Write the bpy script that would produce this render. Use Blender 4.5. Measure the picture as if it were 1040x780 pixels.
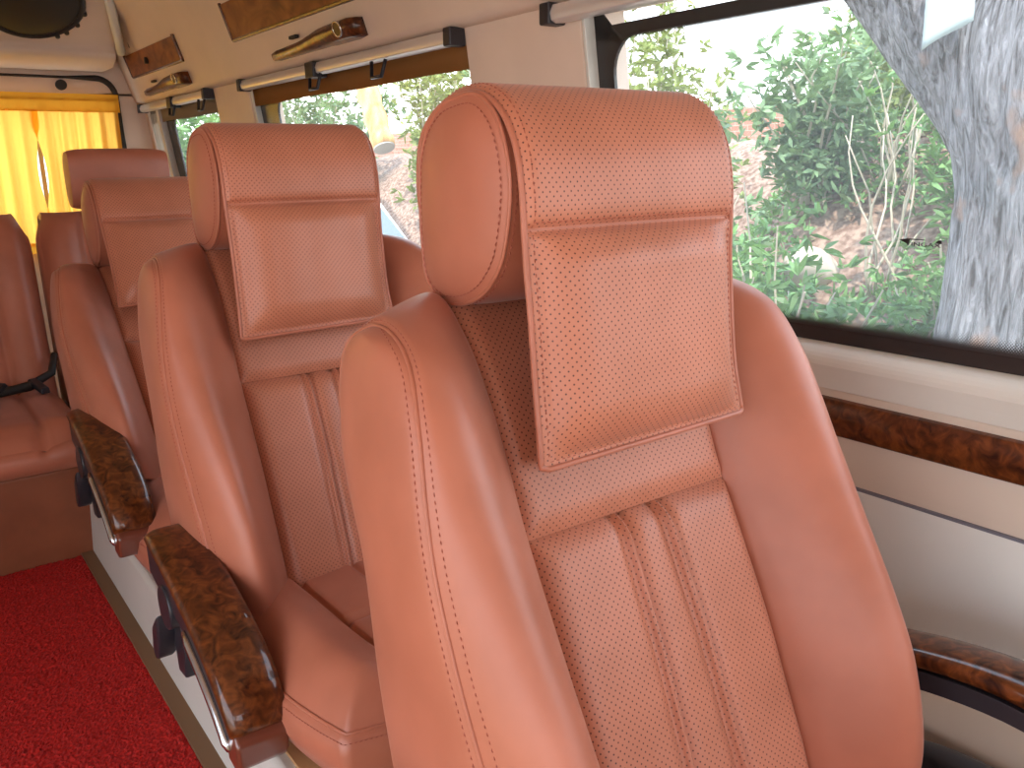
import bpy, bmesh, math, random
from mathutils import Vector, Matrix, noise
import numpy as np
random.seed(7)
S = bpy.context.scene
for o in list(bpy.data.objects): bpy.data.objects.remove(o)

# ------------------------------------------------------------------ camera
FPX = 871.0
_X = Vector((1230, 245, -FPX)).normalized()
_Y = Vector((-660, 214, -FPX)); _Y = (_Y - _X*_X.dot(_Y)).normalized()
_Z = _X.cross(_Y)
cam = bpy.data.cameras.new('camera'); camo = bpy.data.objects.new('camera', cam); S.collection.objects.link(camo)
camo.matrix_world = Matrix.Translation((0, 0, 1.12)) @ Matrix((_X, _Y, _Z)).to_4x4()
cam.sensor_fit = 'HORIZONTAL'; cam.sensor_width = 36; cam.lens = FPX*36/1040
cam.clip_start = 0.02; cam.clip_end = 300
S.camera = camo
S.view_settings.view_transform = 'Standard'; S.view_settings.look = 'None'
S.view_settings.gamma = 1; S.view_settings.use_curve_mapping = False
S.view_settings.exposure = 0.95

# ------------------------------------------------------------------ light
w = bpy.data.worlds.new('world'); S.world = w; w.use_nodes = True
nt = w.node_tree; bg = nt.nodes['Background']
grad = nt.nodes.new('ShaderNodeTexCoord'); sep = nt.nodes.new('ShaderNodeSeparateXYZ')
cr = nt.nodes.new('ShaderNodeValToRGB')
nt.links.new(grad.outputs['Generated'], sep.inputs[0]); nt.links.new(sep.outputs['Z'], cr.inputs[0]); nt.links.new(cr.outputs[0], bg.inputs[0])
cr.color_ramp.elements[0].position = 0.0; cr.color_ramp.elements[0].color = (0.95, 0.97, 1.0, 1)
cr.color_ramp.elements[1].position = 0.8; cr.color_ramp.elements[1].color = (0.62, 0.78, 1.0, 1)
bg.inputs[1].default_value = 2.5
sun = bpy.data.lights.new('sun', 'SUN'); sun.energy = 3.4; sun.angle = math.radians(1.0); sun.color = (1.0, 0.93, 0.82)
suno = bpy.data.objects.new('sun', sun); S.collection.objects.link(suno)
suno.rotation_euler = Vector((0.36, 0.32, -0.9)).to_track_quat('-Z', 'Y').to_euler()

# ------------------------------------------------------------------ material helpers
def mat(name, color, rough=.5, metal=0.0, spec=.5, coat=0.0, coat_rough=.05, sheen=0.0):
    m = bpy.data.materials.new(name); m.use_nodes = True
    b = m.node_tree.nodes['Principled BSDF']
    b.inputs['Base Color'].default_value = (*color, 1); b.inputs['Roughness'].default_value = rough
    b.inputs['Metallic'].default_value = metal; b.inputs['Specular IOR Level'].default_value = spec
    b.inputs['Coat Weight'].default_value = coat; b.inputs['Coat Roughness'].default_value = coat_rough
    b.inputs['Sheen Weight'].default_value = sheen
    return m
def N(m, t, **k):
    n = m.node_tree.nodes.new(t)
    for a, v in k.items(): setattr(n, a, v)
    return n
def L(m, a, b): m.node_tree.links.new(a, b)
def math_n(m, op, a, b=None, c=None):
    n = N(m, 'ShaderNodeMath', operation=op)
    for i, v in enumerate((a, b, c)):
        if v is None: continue
        if isinstance(v, (int, float)): n.inputs[i].default_value = v
        else: L(m, v, n.inputs[i])
    return n.outputs[0]
def bsdf(m): return m.node_tree.nodes['Principled BSDF']
def add_noise_color(m, c1, c2, scale, detail=4, dist=0.0, p0=.35, p1=.65, stretch=(1, 1, 1)):
    tc = N(m, 'ShaderNodeTexCoord'); mp = N(m, 'ShaderNodeMapping'); mp.inputs['Scale'].default_value = stretch
    n = N(m, 'ShaderNodeTexNoise'); n.inputs['Scale'].default_value = scale; n.inputs['Detail'].default_value = detail
    n.inputs['Distortion'].default_value = dist
    r = N(m, 'ShaderNodeValToRGB'); r.color_ramp.elements[0].position = p0; r.color_ramp.elements[1].position = p1
    r.color_ramp.elements[0].color = (*c1, 1); r.color_ramp.elements[1].color = (*c2, 1)
    L(m, tc.outputs['Object'], mp.inputs[0]); L(m, mp.outputs[0], n.inputs['Vector']); L(m, n.outputs[0], r.inputs[0])
    L(m, r.outputs[0], bsdf(m).inputs['Base Color'])
    return n, r, mp
def add_bump(m, scale, strength, dist=.001, kind='noise', detail=3, stretch=(1, 1, 1)):
    tc = N(m, 'ShaderNodeTexCoord'); mp = N(m, 'ShaderNodeMapping'); mp.inputs['Scale'].default_value = stretch
    if kind == 'noise':
        n = N(m, 'ShaderNodeTexNoise'); n.inputs['Detail'].default_value = detail; out = n.outputs[0]
    else:
        n = N(m, 'ShaderNodeTexVoronoi'); n.feature = 'DISTANCE_TO_EDGE'; out = n.outputs[0]
    n.inputs['Scale'].default_value = scale
    L(m, tc.outputs['Object'], mp.inputs[0]); L(m, mp.outputs[0], n.inputs['Vector'])
    b = N(m, 'ShaderNodeBump'); b.inputs['Strength'].default_value = strength; b.inputs['Distance'].default_value = dist
    L(m, out, b.inputs['Height']); L(m, b.outputs[0], bsdf(m).inputs['Normal'])
    return b

LC1 = (0.40, 0.127, 0.072); LC2 = (0.46, 0.150, 0.088)
def leather(name, c1=LC1, c2=LC2, holes=False, rough=.41):
    m = mat(name, c1, rough, spec=.5, sheen=.12)
    b = bsdf(m); b.inputs['Sheen Roughness'].default_value = .4
    n, r, mp = add_noise_color(m, c1, c2, 9, 3)
    bump = add_bump(m, 900, .22, .0004, 'voronoi')
    if holes:
        uv = N(m, 'ShaderNodeUVMap'); uv.uv_map = 'UVMap'; sp = N(m, 'ShaderNodeSeparateXYZ'); L(m, uv.outputs[0], sp.inputs[0])
        def grid(off):
            a = math_n(m, 'ADD', math_n(m, 'MULTIPLY', sp.outputs[0], 1/.0095), off)
            c = math_n(m, 'ADD', math_n(m, 'MULTIPLY', sp.outputs[1], 1/.0095), off)
            a = math_n(m, 'MULTIPLY', math_n(m, 'SUBTRACT', math_n(m, 'FRACT', a), .5), .0095)
            c = math_n(m, 'MULTIPLY', math_n(m, 'SUBTRACT', math_n(m, 'FRACT', c), .5), .0095)
            return math_n(m, 'SQRT', math_n(m, 'ADD', math_n(m, 'MULTIPLY', a, a), math_n(m, 'MULTIPLY', c, c)))
        d = math_n(m, 'MINIMUM', grid(0.0), grid(0.5))
        mr = N(m, 'ShaderNodeMapRange'); mr.inputs['From Min'].default_value = .0008; mr.inputs['From Max'].default_value = .0013
        L(m, d, mr.inputs[0])
        mx = N(m, 'ShaderNodeMix', data_type='RGBA'); mx.inputs[6].default_value = (.09, .022, .014, 1)
        L(m, mr.outputs[0], mx.inputs[0]); L(m, r.outputs[0], mx.inputs[7]); L(m, mx.outputs[2], b.inputs['Base Color'])
    return m
M = {}
M['leather'] = leather('tan leather')
M['perf'] = leather('perforated tan leather', (0.46, 0.160, 0.090), (0.53, 0.190, 0.112), True, .42)
M['thread'] = mat('stitch thread', (.36, .10, .065), .7)
m = mat('burl wood', (.1, .03, .01), .3, spec=.15, coat=.7, coat_rough=.03)
n, r, mp = add_noise_color(m, (.022, .005, .002), (.21, .058, .013), 38, 8, 1.2, .30, .74)
e = r.color_ramp.elements.new(.5); e.color = (.095, .024, .006, 1)
M['wood'] = m
m = mat('trim wood', (.3, .1, .02), .5, spec=.25)
n, r, mp = add_noise_color(m, (.10, .026, .008), (.42, .15, .04), 9, 6, 2.2, .25, .75, (1, .5, 1))
M['wood2'] = m
M['black'] = mat('black plastic', (.022, .020, .026), .38)
M['dark'] = mat('dark rubber', (.018, .015, .014), .6)
M['chrome'] = mat('brushed metal', (.62, .64, .68), .25, 1.0)
M['grey'] = mat('grey plastic', (.16, .16, .2), .45)
def plaster(name, c, rough=.5):
    m = mat(name, c, rough); add_noise_color(m, tuple(x*.95 for x in c), c, 6, 3); 
    add_bump(m, 260, .08, .0005); return m
M['cream'] = plaster('cream panel', (.76, .61, .51), .5)
M['cream2'] = plaster('cream headliner', (.66, .50, .38), .55)
M['beige'] = plaster('beige panel', (.68, .58, .49), .45)
M['white'] = plaster('white panel', (.78, .79, .76), .4)
M['sill'] = plaster('window sill plastic', (.70, .69, .64), .4)
M['riser'] = plaster('grey white riser', (.62, .58, .53), .5)
M['tan'] = plaster('tan floor covering', (.52, .33, .16), .6)
m = mat('red carpet', (.45, .01, .01), .95); add_noise_color(m, (.28, .003, .003), (.62, .014, .008), 160, 4, 0, .3, .7)
add_bump(m, 500, .8, .004); M['carpet'] = m

# ------------------------------------------------------------------ object helpers
def link(o): S.collection.objects.link(o); return o
def meshobj(name, V, F, m, parent=None, smooth=True, uv=None, mats=None, fm=None):
    me = bpy.data.meshes.new(name); me.from_pydata([tuple(v) for v in V], [], [tuple(f) for f in F]); me.update()
    if uv is not None:
        l = me.uv_layers.new(name='UVMap'); idx = np.zeros(len(me.loops), dtype=np.int32); me.loops.foreach_get('vertex_index', idx)
        l.data.foreach_set('uv', np.asarray(uv, dtype=np.float32)[idx].ravel())
    me.materials.append(m)
    if smooth: me.polygons.foreach_set('use_smooth', [True]*len(me.polygons))
    o = bpy.data.objects.new(name, me); link(o)
    if parent is not None: o.parent = parent
    return o
def empty(name, loc=(0, 0, 0)):
    o = bpy.data.objects.new(name, None); o.location = loc; o.empty_display_size = .1; return link(o)
def tag(o, label, cat, group=None):
    o['label'] = label; o['category'] = cat
    if group: o['group'] = group
    return o
def struct(o): o['kind'] = 'structure'; return o
class B:
    """collects shapes into one mesh"""
    def __init__(s): s.V = []; s.F = []
    def add(s, V, F):
        n = len(s.V); s.V += [Vector(v) for v in V]; s.F += [tuple(i+n for i in f) for f in F]; return s
    def box(s, c, d, M3=None, taper=1.0):
        V = []
        for z in (-.5, .5):
            k = taper if z > 0 else 1
            for x, y in ((-.5, -.5), (.5, -.5), (.5, .5), (-.5, .5)):
                v = Vector((x*d[0]*k, y*d[1]*k, z*d[2]))
                if M3 is not None: v = M3 @ v
                V.append(v+Vector(c))
        return s.add(V, [(3, 2, 1, 0), (4, 5, 6, 7), (0, 1, 5, 4), (1, 2, 6, 5), (2, 3, 7, 6), (3, 0, 4, 7)])
    def tube(s, pts, r, n=10, caps=True, closed=False):
        pts = [Vector(p) for p in pts]; k = len(pts); rs = r if isinstance(r, (list, tuple)) else [r]*k
        V = []; up = None
        for i in range(k):
            a = pts[(i-1) % k] if closed or i > 0 else pts[i]; b = pts[(i+1) % k] if closed or i < k-1 else pts[i]
            t = (b-a).normalized()
            if up is None:
                up = Vector((0, 0, 1)) if abs(t.z) < .9 else Vector((1, 0, 0))
            x = (up - t*up.dot(t)).normalized(); up = x; y = t.cross(x)
            for j in range(n):
                q = 2*math.pi*j/n; V.append(pts[i]+(x*math.cos(q)+y*math.sin(q))*rs[i])
        F = []
        for i in range(k if closed else k-1):
            for j in range(n):
                a = i*n+j; b = i*n+(j+1) % n; c = ((i+1) % k)*n+(j+1) % n; d = ((i+1) % k)*n+j; F.append((a, b, c, d))
        if caps and not closed:
            F.append(tuple(range(n))[::-1]); F.append(tuple(range((k-1)*n, k*n)))
        return s.add(V, F)
    def prism(s, poly, axis, a, b):
        """poly: list of 2D points; extruded along axis ('x','y','z') from a to b"""
        f = {'x': lambda p, t: (t, p[0], p[1]), 'y': lambda p, t: (p[0], t, p[1]), 'z': lambda p, t: (p[0], p[1], t)}[axis]
        n = len(poly); V = [f(p, a) for p in poly]+[f(p, b) for p in poly]
        F = [tuple(range(n))[::-1], tuple(range(n, 2*n))]+[(i, (i+1) % n, n+(i+1) % n, n+i) for i in range(n)]
        return s.add(V, F)
    def build(s, name, m, parent=None, smooth=False, bevel=0, seg=2, sub=0):
        o = meshobj(name, s.V, s.F, m, parent, smooth)
        bm = bmesh.new(); bm.from_mesh(o.data); bmesh.ops.recalc_face_normals(bm, faces=bm.faces); bm.to_mesh(o.data); bm.free()
        if bevel:
            b = o.modifiers.new('bevel', 'BEVEL'); b.width = bevel; b.segments = seg; b.limit_method = 'ANGLE'; b.angle_limit = math.radians(40)
            o.data.polygons.foreach_set('use_smooth', [True]*len(o.data.polygons))
            o.modifiers.new('wn', 'WEIGHTED_NORMAL')
        if sub:
            q = o.modifiers.new('sub', 'SUBSURF'); q.levels = q.render_levels = sub
        return o
def catmull(P, t):
    """P list of tuples; t in [0,n-1]"""
    n = len(P); i = max(0, min(n-2, int(math.floor(t)))); f = t-i
    p0 = P[max(0, i-1)]; p1 = P[i]; p2 = P[i+1]; p3 = P[min(n-1, i+2)]
    return tuple(.5*((2*b)+(-a+c)*f+(2*a-5*b+4*c-d)*f*f+(-a+3*b-3*c+d)*f**3) for a, b, c, d in zip(p0, p1, p2, p3))
def patch(name, fn, s0, s1, ns, t0, t1, nt_, m, parent, flip=False):
    V = []; F = []
    for j in range(nt_+1):
        for i in range(ns+1):
            V.append(Vector(fn(s0+(s1-s0)*i/ns, t0+(t1-t0)*j/nt_)))
    W = ns+1
    UV = [(0, 0)]*len(V)
    mid = ns//2; vv = 0; vs = []
    for j in range(nt_+1):
        if j: vv += (V[j*W+mid]-V[(j-1)*W+mid]).length
        vs.append(vv)
    for j in range(nt_+1):
        u = 0
        us = [0]
        for i in range(1, W): u += (V[j*W+i]-V[j*W+i-1]).length; us.append(u)
        c = us[mid]
        for i in range(W): UV[j*W+i] = (us[i]-c, vs[j])
    for j in range(nt_):
        for i in range(ns):
            a = j*W+i; f = (a, a+1, a+W+1, a+W); F.append(f[::-1] if flip else f)
    return meshobj(name, V, F, m, parent, True, UV)
def rings(name, loops, m, parent, flip=False, smooth=True, cap=True):
    """closed loops of equal length joined; last loop capped to a centre point"""
    n = len(loops[0]); V = [v for l in loops for v in l]; F = []
    for k in range(len(loops)-1):
        for i in range(n):
            f = (k*n+i, k*n+(i+1) % n, (k+1)*n+(i+1) % n, (k+1)*n+i); F.append(f[::-1] if flip else f)
    if cap:
        c = sum((Vector(v) for v in loops[-1]), Vector())/n; V.append(c); k = len(loops)-1
        for i in range(n):
            f = (k*n+i, k*n+(i+1) % n, len(V)-1); F.append(f[::-1] if flip else f)
    return meshobj(name, V, F, m, parent, smooth)
def stitches(name, lines, parent, L_=.0055, gap=.0022, wdt=.0011, h=.0008, m=None):
    """lines: list of (points, normals) polylines; dashes laid along them"""
    for pts, nrm in lines:
        b = B(); pts = [Vector(p) for p in pts]; ds = [0]
        for i in range(1, len(pts)): ds.append(ds[-1]+(pts[i]-pts[i-1]).length)
        tot = ds[-1]; s = 0; k = 0
        def at(d):
            nonlocal k
            while k < len(ds)-2 and ds[k+1] < d: k += 1
            f = (d-ds[k])/max(1e-9, ds[k+1]-ds[k]); return pts[k].lerp(pts[k+1], f), Vector(nrm[k])
        while s+L_ < tot:
            p, n1 = at(s); q, n2 = at(s+L_); t = q-p
            if t.length > 1e-6 and n1.length > 1e-6:
                n1 = n1.normalized(); side = n1.cross(t).normalized()*wdt/2
                c1, c2 = p-n1*h, q-n1*h; mid = (p+q)/2+n1*h
                b.add([c1-side, c1+side, c2+side, c2-side, mid-side*.6, mid+side*.6],
                      [(0, 1, 5, 4), (1, 2, 5), (2, 3, 4, 5), (3, 0, 4)])
            s += L_+gap
        b.build(name, m or M['thread'], parent)

# ------------------------------------------------------------------ right wall, with the windows (lean: x grows as z falls)
def wx(z, off=0.0): return 1.2+.13*(1.37-z)+off
Y0, Y1 = -2.2, 4.8
def wall_prism(name, prof, y0, y1, m, bevel=0):
    return B().prism(prof, 'y', y0, y1).build(name, m, bevel=bevel)
struct(wall_prism('wall_right', [(1.275, -.06), (1.275, .57), (1.40, .57), (1.40, -.06)], Y0, Y1, M['white']))
struct(wall_prism('wall_right', [(1.282, .57), (1.280, .64), (1.283, .735), (1.40, .735), (1.40, .57)], Y0, Y1, M['beige'], .004))
# rounded sill under the windows
sp = []
for k in range(9):
    a = math.pi/2*k/8; sp.append((1.302-.030*math.sin(a), .811-.035*(1-math.cos(a))))
struct(wall_prism('wall_right', [(1.40, .735), (1.280, .735), (1.277, .755)]+sp[::-1]+[(1.40, .811)], Y0, Y1, M['sill']))
# ledge at the wall foot
struct(wall_prism('wall_right', [(1.16, .16), (1.18, .27), (1.22, .30), (1.276, .305), (1.276, .16)], Y0, Y1, M['beige'], .006))
def pillar(y0, y1, cham):
    """wall pillar between two windows, y0 = nearer edge; chamfer towards the camera"""
    b = B()
    def ring(z, o=0):
        x = wx(z)
        return [(x+.02, y0-.0, z), (x, y0+.004, z), (x-.004, y0+cham, z), (x-.004, y1, z), (x+.12, y1, z), (x+.12, y0, z)]
    V = ring(.80)+ring(1.45); n = 6
    b.add(V, [tuple(range(n))[::-1], tuple(range(n, 2*n))]+[(i, (i+1) % n, n+(i+1) % n, n+i) for i in range(n)])
    return struct(b.build('wall_right', M['cream'], bevel=.004))
pillar(1.388, 1.80, .085); pillar(3.26, 3.64, .06); pillar(4.70, 4.80, .01)
# header above windows, leaning in to the roof
hp = [(1.215, 1.425), (1.175, 1.428), (1.160, 1.435), (1.150, 1.45), (1.085, 1.65), (1.03, 1.76), (.93, 1.86), (.78, 1.90), (.78, 1.98), (1.36, 1.98), (1.36, 1.425)]
struct(wall_prism('wall_right', hp, Y0, Y1, M['cream'], .01))
def hx(z): return 1.150-(z-1.45)*(.065/.20)     # header face
# ceiling, floor, left wall, ends
struct(B().box((-.05, 1.3, 1.94), (1.72, 7.0, .06)).build('ceiling', M['cream2']))
struct(B().box((.1, 1.3, -.05), (2.8, 7.0, .08)).build('floor', M['tan']))
lw = [(-.95, 1.425), (-.90, 1.45), (-.85, 1.65), (-.75, 1.80), (-.60, 1.90), (-.60, 1.98), (-1.2, 1.98), (-1.2, 1.425)]
struct(wall_prism('wall_left', lw, Y0, Y1, M['cream']))
for a, b_ in ((Y0, -1.05), (1.35, Y1)):
    struct(wall_prism('wall_left', [(-1.0, -.06), (-1.0, .82), (-1.2, .82), (-1.2, -.06)], a, b_, M['white']))
for a, b_ in ((Y0, -1.9), (-1.15, -1.05), (1.35, 2.0), (3.2, 3.6), (4.7, 4.8)):
    struct(B().box((-1.05, (a+b_)/2, 1.12), (.12, b_-a, .62)).build('wall_left', M['cream']))
struct(B().box((.1, -2.25, .42), (2.8, .1, .96)).build('wall_front', M['beige']))
struct(B().box((.1, -2.25, 1.80), (2.8, .1, .36)).build('wall_front', M['cream']))
# ------------------------------------------------------------------ carpet (real tufted surface)
V = []; F = []; x0, x1, y0, y1 = -.45, .345, .9, 2.66; nx, ny = 200, 420
rr = random.Random(3)
for j in range(ny+1):
    for i in range(nx+1):
        V.append((x0+(x1-x0)*i/nx+rr.uniform(-.0012, .0012), y0+(y1-y0)*j/ny+rr.uniform(-.0012, .0012), .004+rr.uniform(0, .005)+.002*noise.noise(Vector((i*.06, j*.06, 0)))))
for j in range(ny):
    for i in range(nx):
        a = j*(nx+1)+i; F.append((a, a+1, a+nx+2, a+nx+1))
tag(meshobj('carpet', V, F, M['carpet'], None, False), 'red pile carpet runner lying in the aisle', 'carpet')

# riser that the seats stand on
struct(B().prism([(.375, -.01), (.385, .17), (.395, .18), (1.276, .18), (1.276, -.01)], 'y', -.4, 3.0).build('trim_1', M['riser'], bevel=.004))
struct(B().box((.360, 1.6, .004), (.034, 2.2, .02)).build('trim_2', plaster('brown kick strip', (.20, .105, .05), .6)))
struct(B().box((.80, 1.4, .183), (.78, 2.6, .008)).build('trim_12', plaster('tan platform mat', (.50, .27, .12), .5)))

# ------------------------------------------------------------------ windows
frit_tc = mat('window black border', (.030, .026, .026), .25)
mg = bpy.data.materials.new('window glass'); mg.use_nodes = True; t = mg.node_tree; t.nodes.clear()
out = t.nodes.new('ShaderNodeOutputMaterial'); tr = t.nodes.new('ShaderNodeBsdfTransparent'); tr.inputs[0].default_value = (.93, .98, .96, 1)
gl = t.nodes.new('ShaderNodeBsdfGlossy'); gl.inputs['Roughness'].default_value = .02; df = t.nodes.new('ShaderNodeBsdfTranslucent'); df.inputs[0].default_value = (.9, 1, .97, 1)
m1 = t.nodes.new('ShaderNodeMixShader'); m1.inputs[0].default_value = .05; m2 = t.nodes.new('ShaderNodeMixShader'); m2.inputs[0].default_value = .07
t.links.new(tr.outputs[0], m1.inputs[1]); t.links.new(gl.outputs[0], m1.inputs[2]); t.links.new(m1.outputs[0], m2.inputs[1]); t.links.new(df.outputs[0], m2.inputs[2]); t.links.new(m2.outputs[0], out.inputs[0])
M['glass'] = mg
# dotted edge print
md = bpy.data.materials.new('dotted window print'); md.use_nodes = True
b_ = bsdf(md); b_.inputs['Base Color'].default_value = (.03, .028, .028, 1); b_.inputs['Roughness'].default_value = .4
uvn = N(md, 'ShaderNodeUVMap'); uvn.uv_map = 'UVMap'; spx = N(md, 'ShaderNodeSeparateXYZ'); L(md, uvn.outputs[0], spx.inputs[0])
def dgrid(off):
    s_ = .0042
    a = math_n(md, 'SUBTRACT', math_n(md, 'FRACT', math_n(md, 'ADD', math_n(md, 'MULTIPLY', spx.outputs[0], 1/s_), off)), .5)
    c = math_n(md, 'SUBTRACT', math_n(md, 'FRACT', math_n(md, 'ADD', math_n(md, 'MULTIPLY', spx.outputs[1], 6.0), off)), .5)
    return math_n(md, 'SQRT', math_n(md, 'ADD', math_n(md, 'MULTIPLY', a, a), math_n(md, 'MULTIPLY', c, c)))
dd = math_n(md, 'MINIMUM', dgrid(0.0), dgrid(.5))
alpha = math_n(md, 'LESS_THAN', dd, math_n(md, 'MULTIPLY', math_n(md, 'SUBTRACT', 1.05, spx.outputs[1]), .52))
L(md, alpha, b_.inputs['Alpha'])
M['dots'] = md

def window(y0, y1, z0, z1, iy0, iy1, iz0, iz1, rad, right=True):
    """window unit: black border ring (inner rounded), glass pane, dotted print along the lower edge"""
    side = (lambda z, o: wx(z, .03+o)) if right else (lambda z, o: -1.0-.03-o)
    root = empty('window_%d' % window.n, (side(z0, 0), (y0+y1)/2, z0)); window.n += 1; struct(root)
    def P(y, z, o): return Vector((side(z, o), y, z))-Vector(root.location)
    inner = []
    for cx_, cz_, a0 in ((iy1-rad, iz1-rad, 0), (iy0+rad, iz1-rad, 90), (iy0+rad, iz0+rad, 180), (iy1-rad, iz0+rad, 270)):
        for k in range(9):
            a = math.radians(a0+90*k/8); inner.append((cx_+rad*math.cos(a), cz_+rad*math.sin(a)))
    n = len(inner); outer = []
    for (y, z) in inner:
        cy, cz = (y0+y1)/2, (z0+z1)/2; dy, dz = y-cy, z-cz
        k = min(((y1-y0)/2)/abs(dy) if dy else 9, ((z1-z0)/2)/abs(dz) if dz else 9); outer.append((cy+dy*k, cz+dz*k))
    # make sure outer corners are present
    for q, (a, b2) in enumerate(((y1, z1), (y0, z1), (y0, z0), (y1, z0))): outer[q*9+4] = (a, b2)
    V = [P(y, z, -.004) for y, z in inner]+[P(y, z, -.004) for y, z in outer]+[P(y, z, .004) for y, z in inner]+[P(y, z, .004) for y, z in outer]
    F = []
    for i in range(n):
        j = (i+1) % n; F += [(i, j, n+j, n+i), (2*n+i, 3*n+i, 3*n+j, 2*n+j), (i, 2*n+i, 2*n+j, j), (n+i, n+j, 3*n+j, 3*n+i)]
    bb = B().add(V, F); bb.build('window_border', frit_tc, root)
    g = B().add([P(y0+.004, z0+.004, 0), P(y1-.004, z0+.004, 0), P(y1-.004, z1-.004, 0), P(y0+.004, z1-.004, 0)], [(0, 1, 2, 3)]).build('glass_pane', M['glass'], root)
    hgt = .030; yy0, yy1 = iy0+rad*.4, iy1-rad*.4
    for nm, za, zb in (('dotted_print', iz0-.001, iz0+hgt), ('dotted_print', iz1+.001, iz1-.012)):
        meshobj(nm, [P(yy0, za, -.003), P(yy1, za, -.003), P(yy1, zb, -.003), P(yy0, zb, -.003)], [(0, 1, 2, 3)], M['dots'], root, False, [(yy0, 0), (yy1, 0), (yy1, 1), (yy0, 1)])
    return root
window.n = 1
W1 = window(-1.6, 1.395, .805, 1.44, -1.5, 1.335, .836, 1.355, .07)
W2 = window(1.77, 3.27, .815, 1.44, 1.80, 3.09, .848, 1.352, .06)
W3 = window(3.62, 4.71, .815, 1.44, 3.66, 4.385, .848, 1.345, .04)
window(1.98, 3.2, .815, 1.43, 2.03, 3.15, .85, 1.38, .06, False)
window(3.6, 4.7, .815, 1.43, 3.65, 4.65, .85, 1.38, .06, False)
# pale bead down the edge of window 1
def lean_strip(name, y0, y1, z0, z1, o0, o1, m, parent=None, bevel=.002):
    V = []
    for z in (z0, z1): V += [(wx(z, o0), y0, z), (wx(z, o1), y0, z), (wx(z, o1), y1, z), (wx(z, o0), y1, z)]
    return B().add(V, [(3, 2, 1, 0), (4, 5, 6, 7), (0, 1, 5, 4), (1, 2, 6, 5), (2, 3, 7, 6), (3, 0, 4, 7)]).build(name, m, parent, bevel=bevel)
struct(lean_strip('trim_3', 1.380, 1.389, .82, 1.43, .0, .03, M['sill']))
struct(lean_strip('trim_4', 3.245, 3.262, .82, 1.43, .004, .03, M['sill']))
struct(lean_strip('trim_5', 4.50, 4.54, .82, 1.43, -.004, .03, M['riser']))
# small black print on window 1's glass: swoosh and lettering
logo = empty('window_logo', (wx(.99, .022), .69, .99))
sw = []
K = .0011
def lp(u, v, o=0): u, v = u*1.7, v*1.5; return Vector((-.13*v+o, -u, v))      # u to the right in the photo is towards -y
pts_top = [(-.020, .004), (-.012, .0056), (0, .0056), (.004, .0052)]; pts_bot = [(.004, .0046), (0, .0046), (-.010, .0042), (-.011, -.001), (-.013, .0005)]
poly = pts_top+pts_bot
V = [lp(u, v) for u, v in poly]+[lp(u, v, .0006) for u, v in poly]; n = len(poly)
B().add(V, [tuple(range(n)), tuple(range(n, 2*n))[::-1]]+[(i, n+i, n+(i+1) % n, (i+1) % n) for i in range(n)]).build('swoosh', M['dark'], logo)
poly = [(.014, .003), (.017, .0055), (.019, .0055), (.0195, .002), (.014, .0022)]
V = [lp(u, v) for u, v in poly]+[lp(u, v, .0006) for u, v in poly]; n = len(poly)
B().add(V, [tuple(range(n)), tuple(range(n, 2*n))[::-1]]+[(i, n+i, n+(i+1) % n, (i+1) % n) for i in range(n)]).build('swoosh', M['dark'], logo)
def text_mesh(name, body, size, m, parent, MW):
    c = bpy.data.curves.new(name, 'FONT'); c.body = body; c.size = size; c.align_x = 'CENTER'; c.align_y = 'CENTER'; c.extrude = .0003
    o = bpy.data.objects.new(name, c); link(o); bpy.context.view_layer.update()
    me = bpy.data.meshes.new_from_object(o.evaluated_get(bpy.context.evaluated_depsgraph_get())); bpy.data.objects.remove(o)
    me.transform(MW); me.materials.clear(); me.materials.append(m)
    r = bpy.data.objects.new(name, me); link(r); r.parent = parent; return r
MT = Matrix(((0, -.13, -1, 0), (-1.75, 0, 0, 0), (0, 1, 0, 0), (0, 0, 0, 1)))
text_mesh('lettering', 'TINGAX', .0085, M['dark'], logo, Matrix.Translation((0, -.004, 0)) @ MT)
text_mesh('lettering', 'safety glass', .0035, M['dark'], logo, Matrix.Translation((0, -.004, -.0065)) @ MT)
tag(logo, 'small black printed swoosh logo on the big window beside the tree trunk', 'logo')

# wood rail and seam strip on the wall
rp = [(1.283, .655), (1.270, .658), (1.264, .68), (1.264, .700), (1.270, .719), (1.283, .722)]
tag(B().prism(rp, 'y', -1.5, 1.02).build('wood_rail', M['wood'], bevel=.003), 'glossy dark burl wood rail along the wall under the big window', 'rail')
rail2 = B().prism([(.0+p[0], p[1]) for p in rp], 'y', 1.10, 4.6).build('wood_rail', M['wood'], bevel=.003)
tag(rail2, 'burl wood rail on the wall behind the second seat, nearly hidden', 'rail')
struct(B().box((1.2785, 1.3, .5715), (.006, 7.0, .006)).build('trim_6', M['grey']))

# ------------------------------------------------------------------ roller blinds
def cloth_mat(name, c, tr_=.5, alpha=1.0):
    m = bpy.data.materials.new(name); m.use_nodes = True; t = m.node_tree; t.nodes.clear()
    o = t.nodes.new('ShaderNodeOutputMaterial'); a = t.nodes.new('ShaderNodeBsdfDiffuse'); b = t.nodes.new('ShaderNodeBsdfTranslucent')
    a.inputs[0].default_value = (*c, 1); b.inputs[0].default_value = (*c, 1); x = t.nodes.new('ShaderNodeMixShader'); x.inputs[0].default_value = tr_
    t.links.new(a.outputs[0], x.inputs[1]); t.links.new(b.outputs[0], x.inputs[2])
    if alpha < 1:
        p = t.nodes.new('ShaderNodeBsdfTransparent'); y = t.nodes.new('ShaderNodeMixShader'); y.inputs[0].default_value = alpha
        t.links.new(p.outputs[0], y.inputs[1]); t.links.new(x.outputs[0], y.inputs[2]); t.links.new(y.outputs[0], o.inputs[0])
    else: t.links.new(x.outputs[0], o.inputs[0])
    return m
M['blindcloth'] = cloth_mat('brown blind cloth', (.50, .26, .10), .55)
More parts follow.
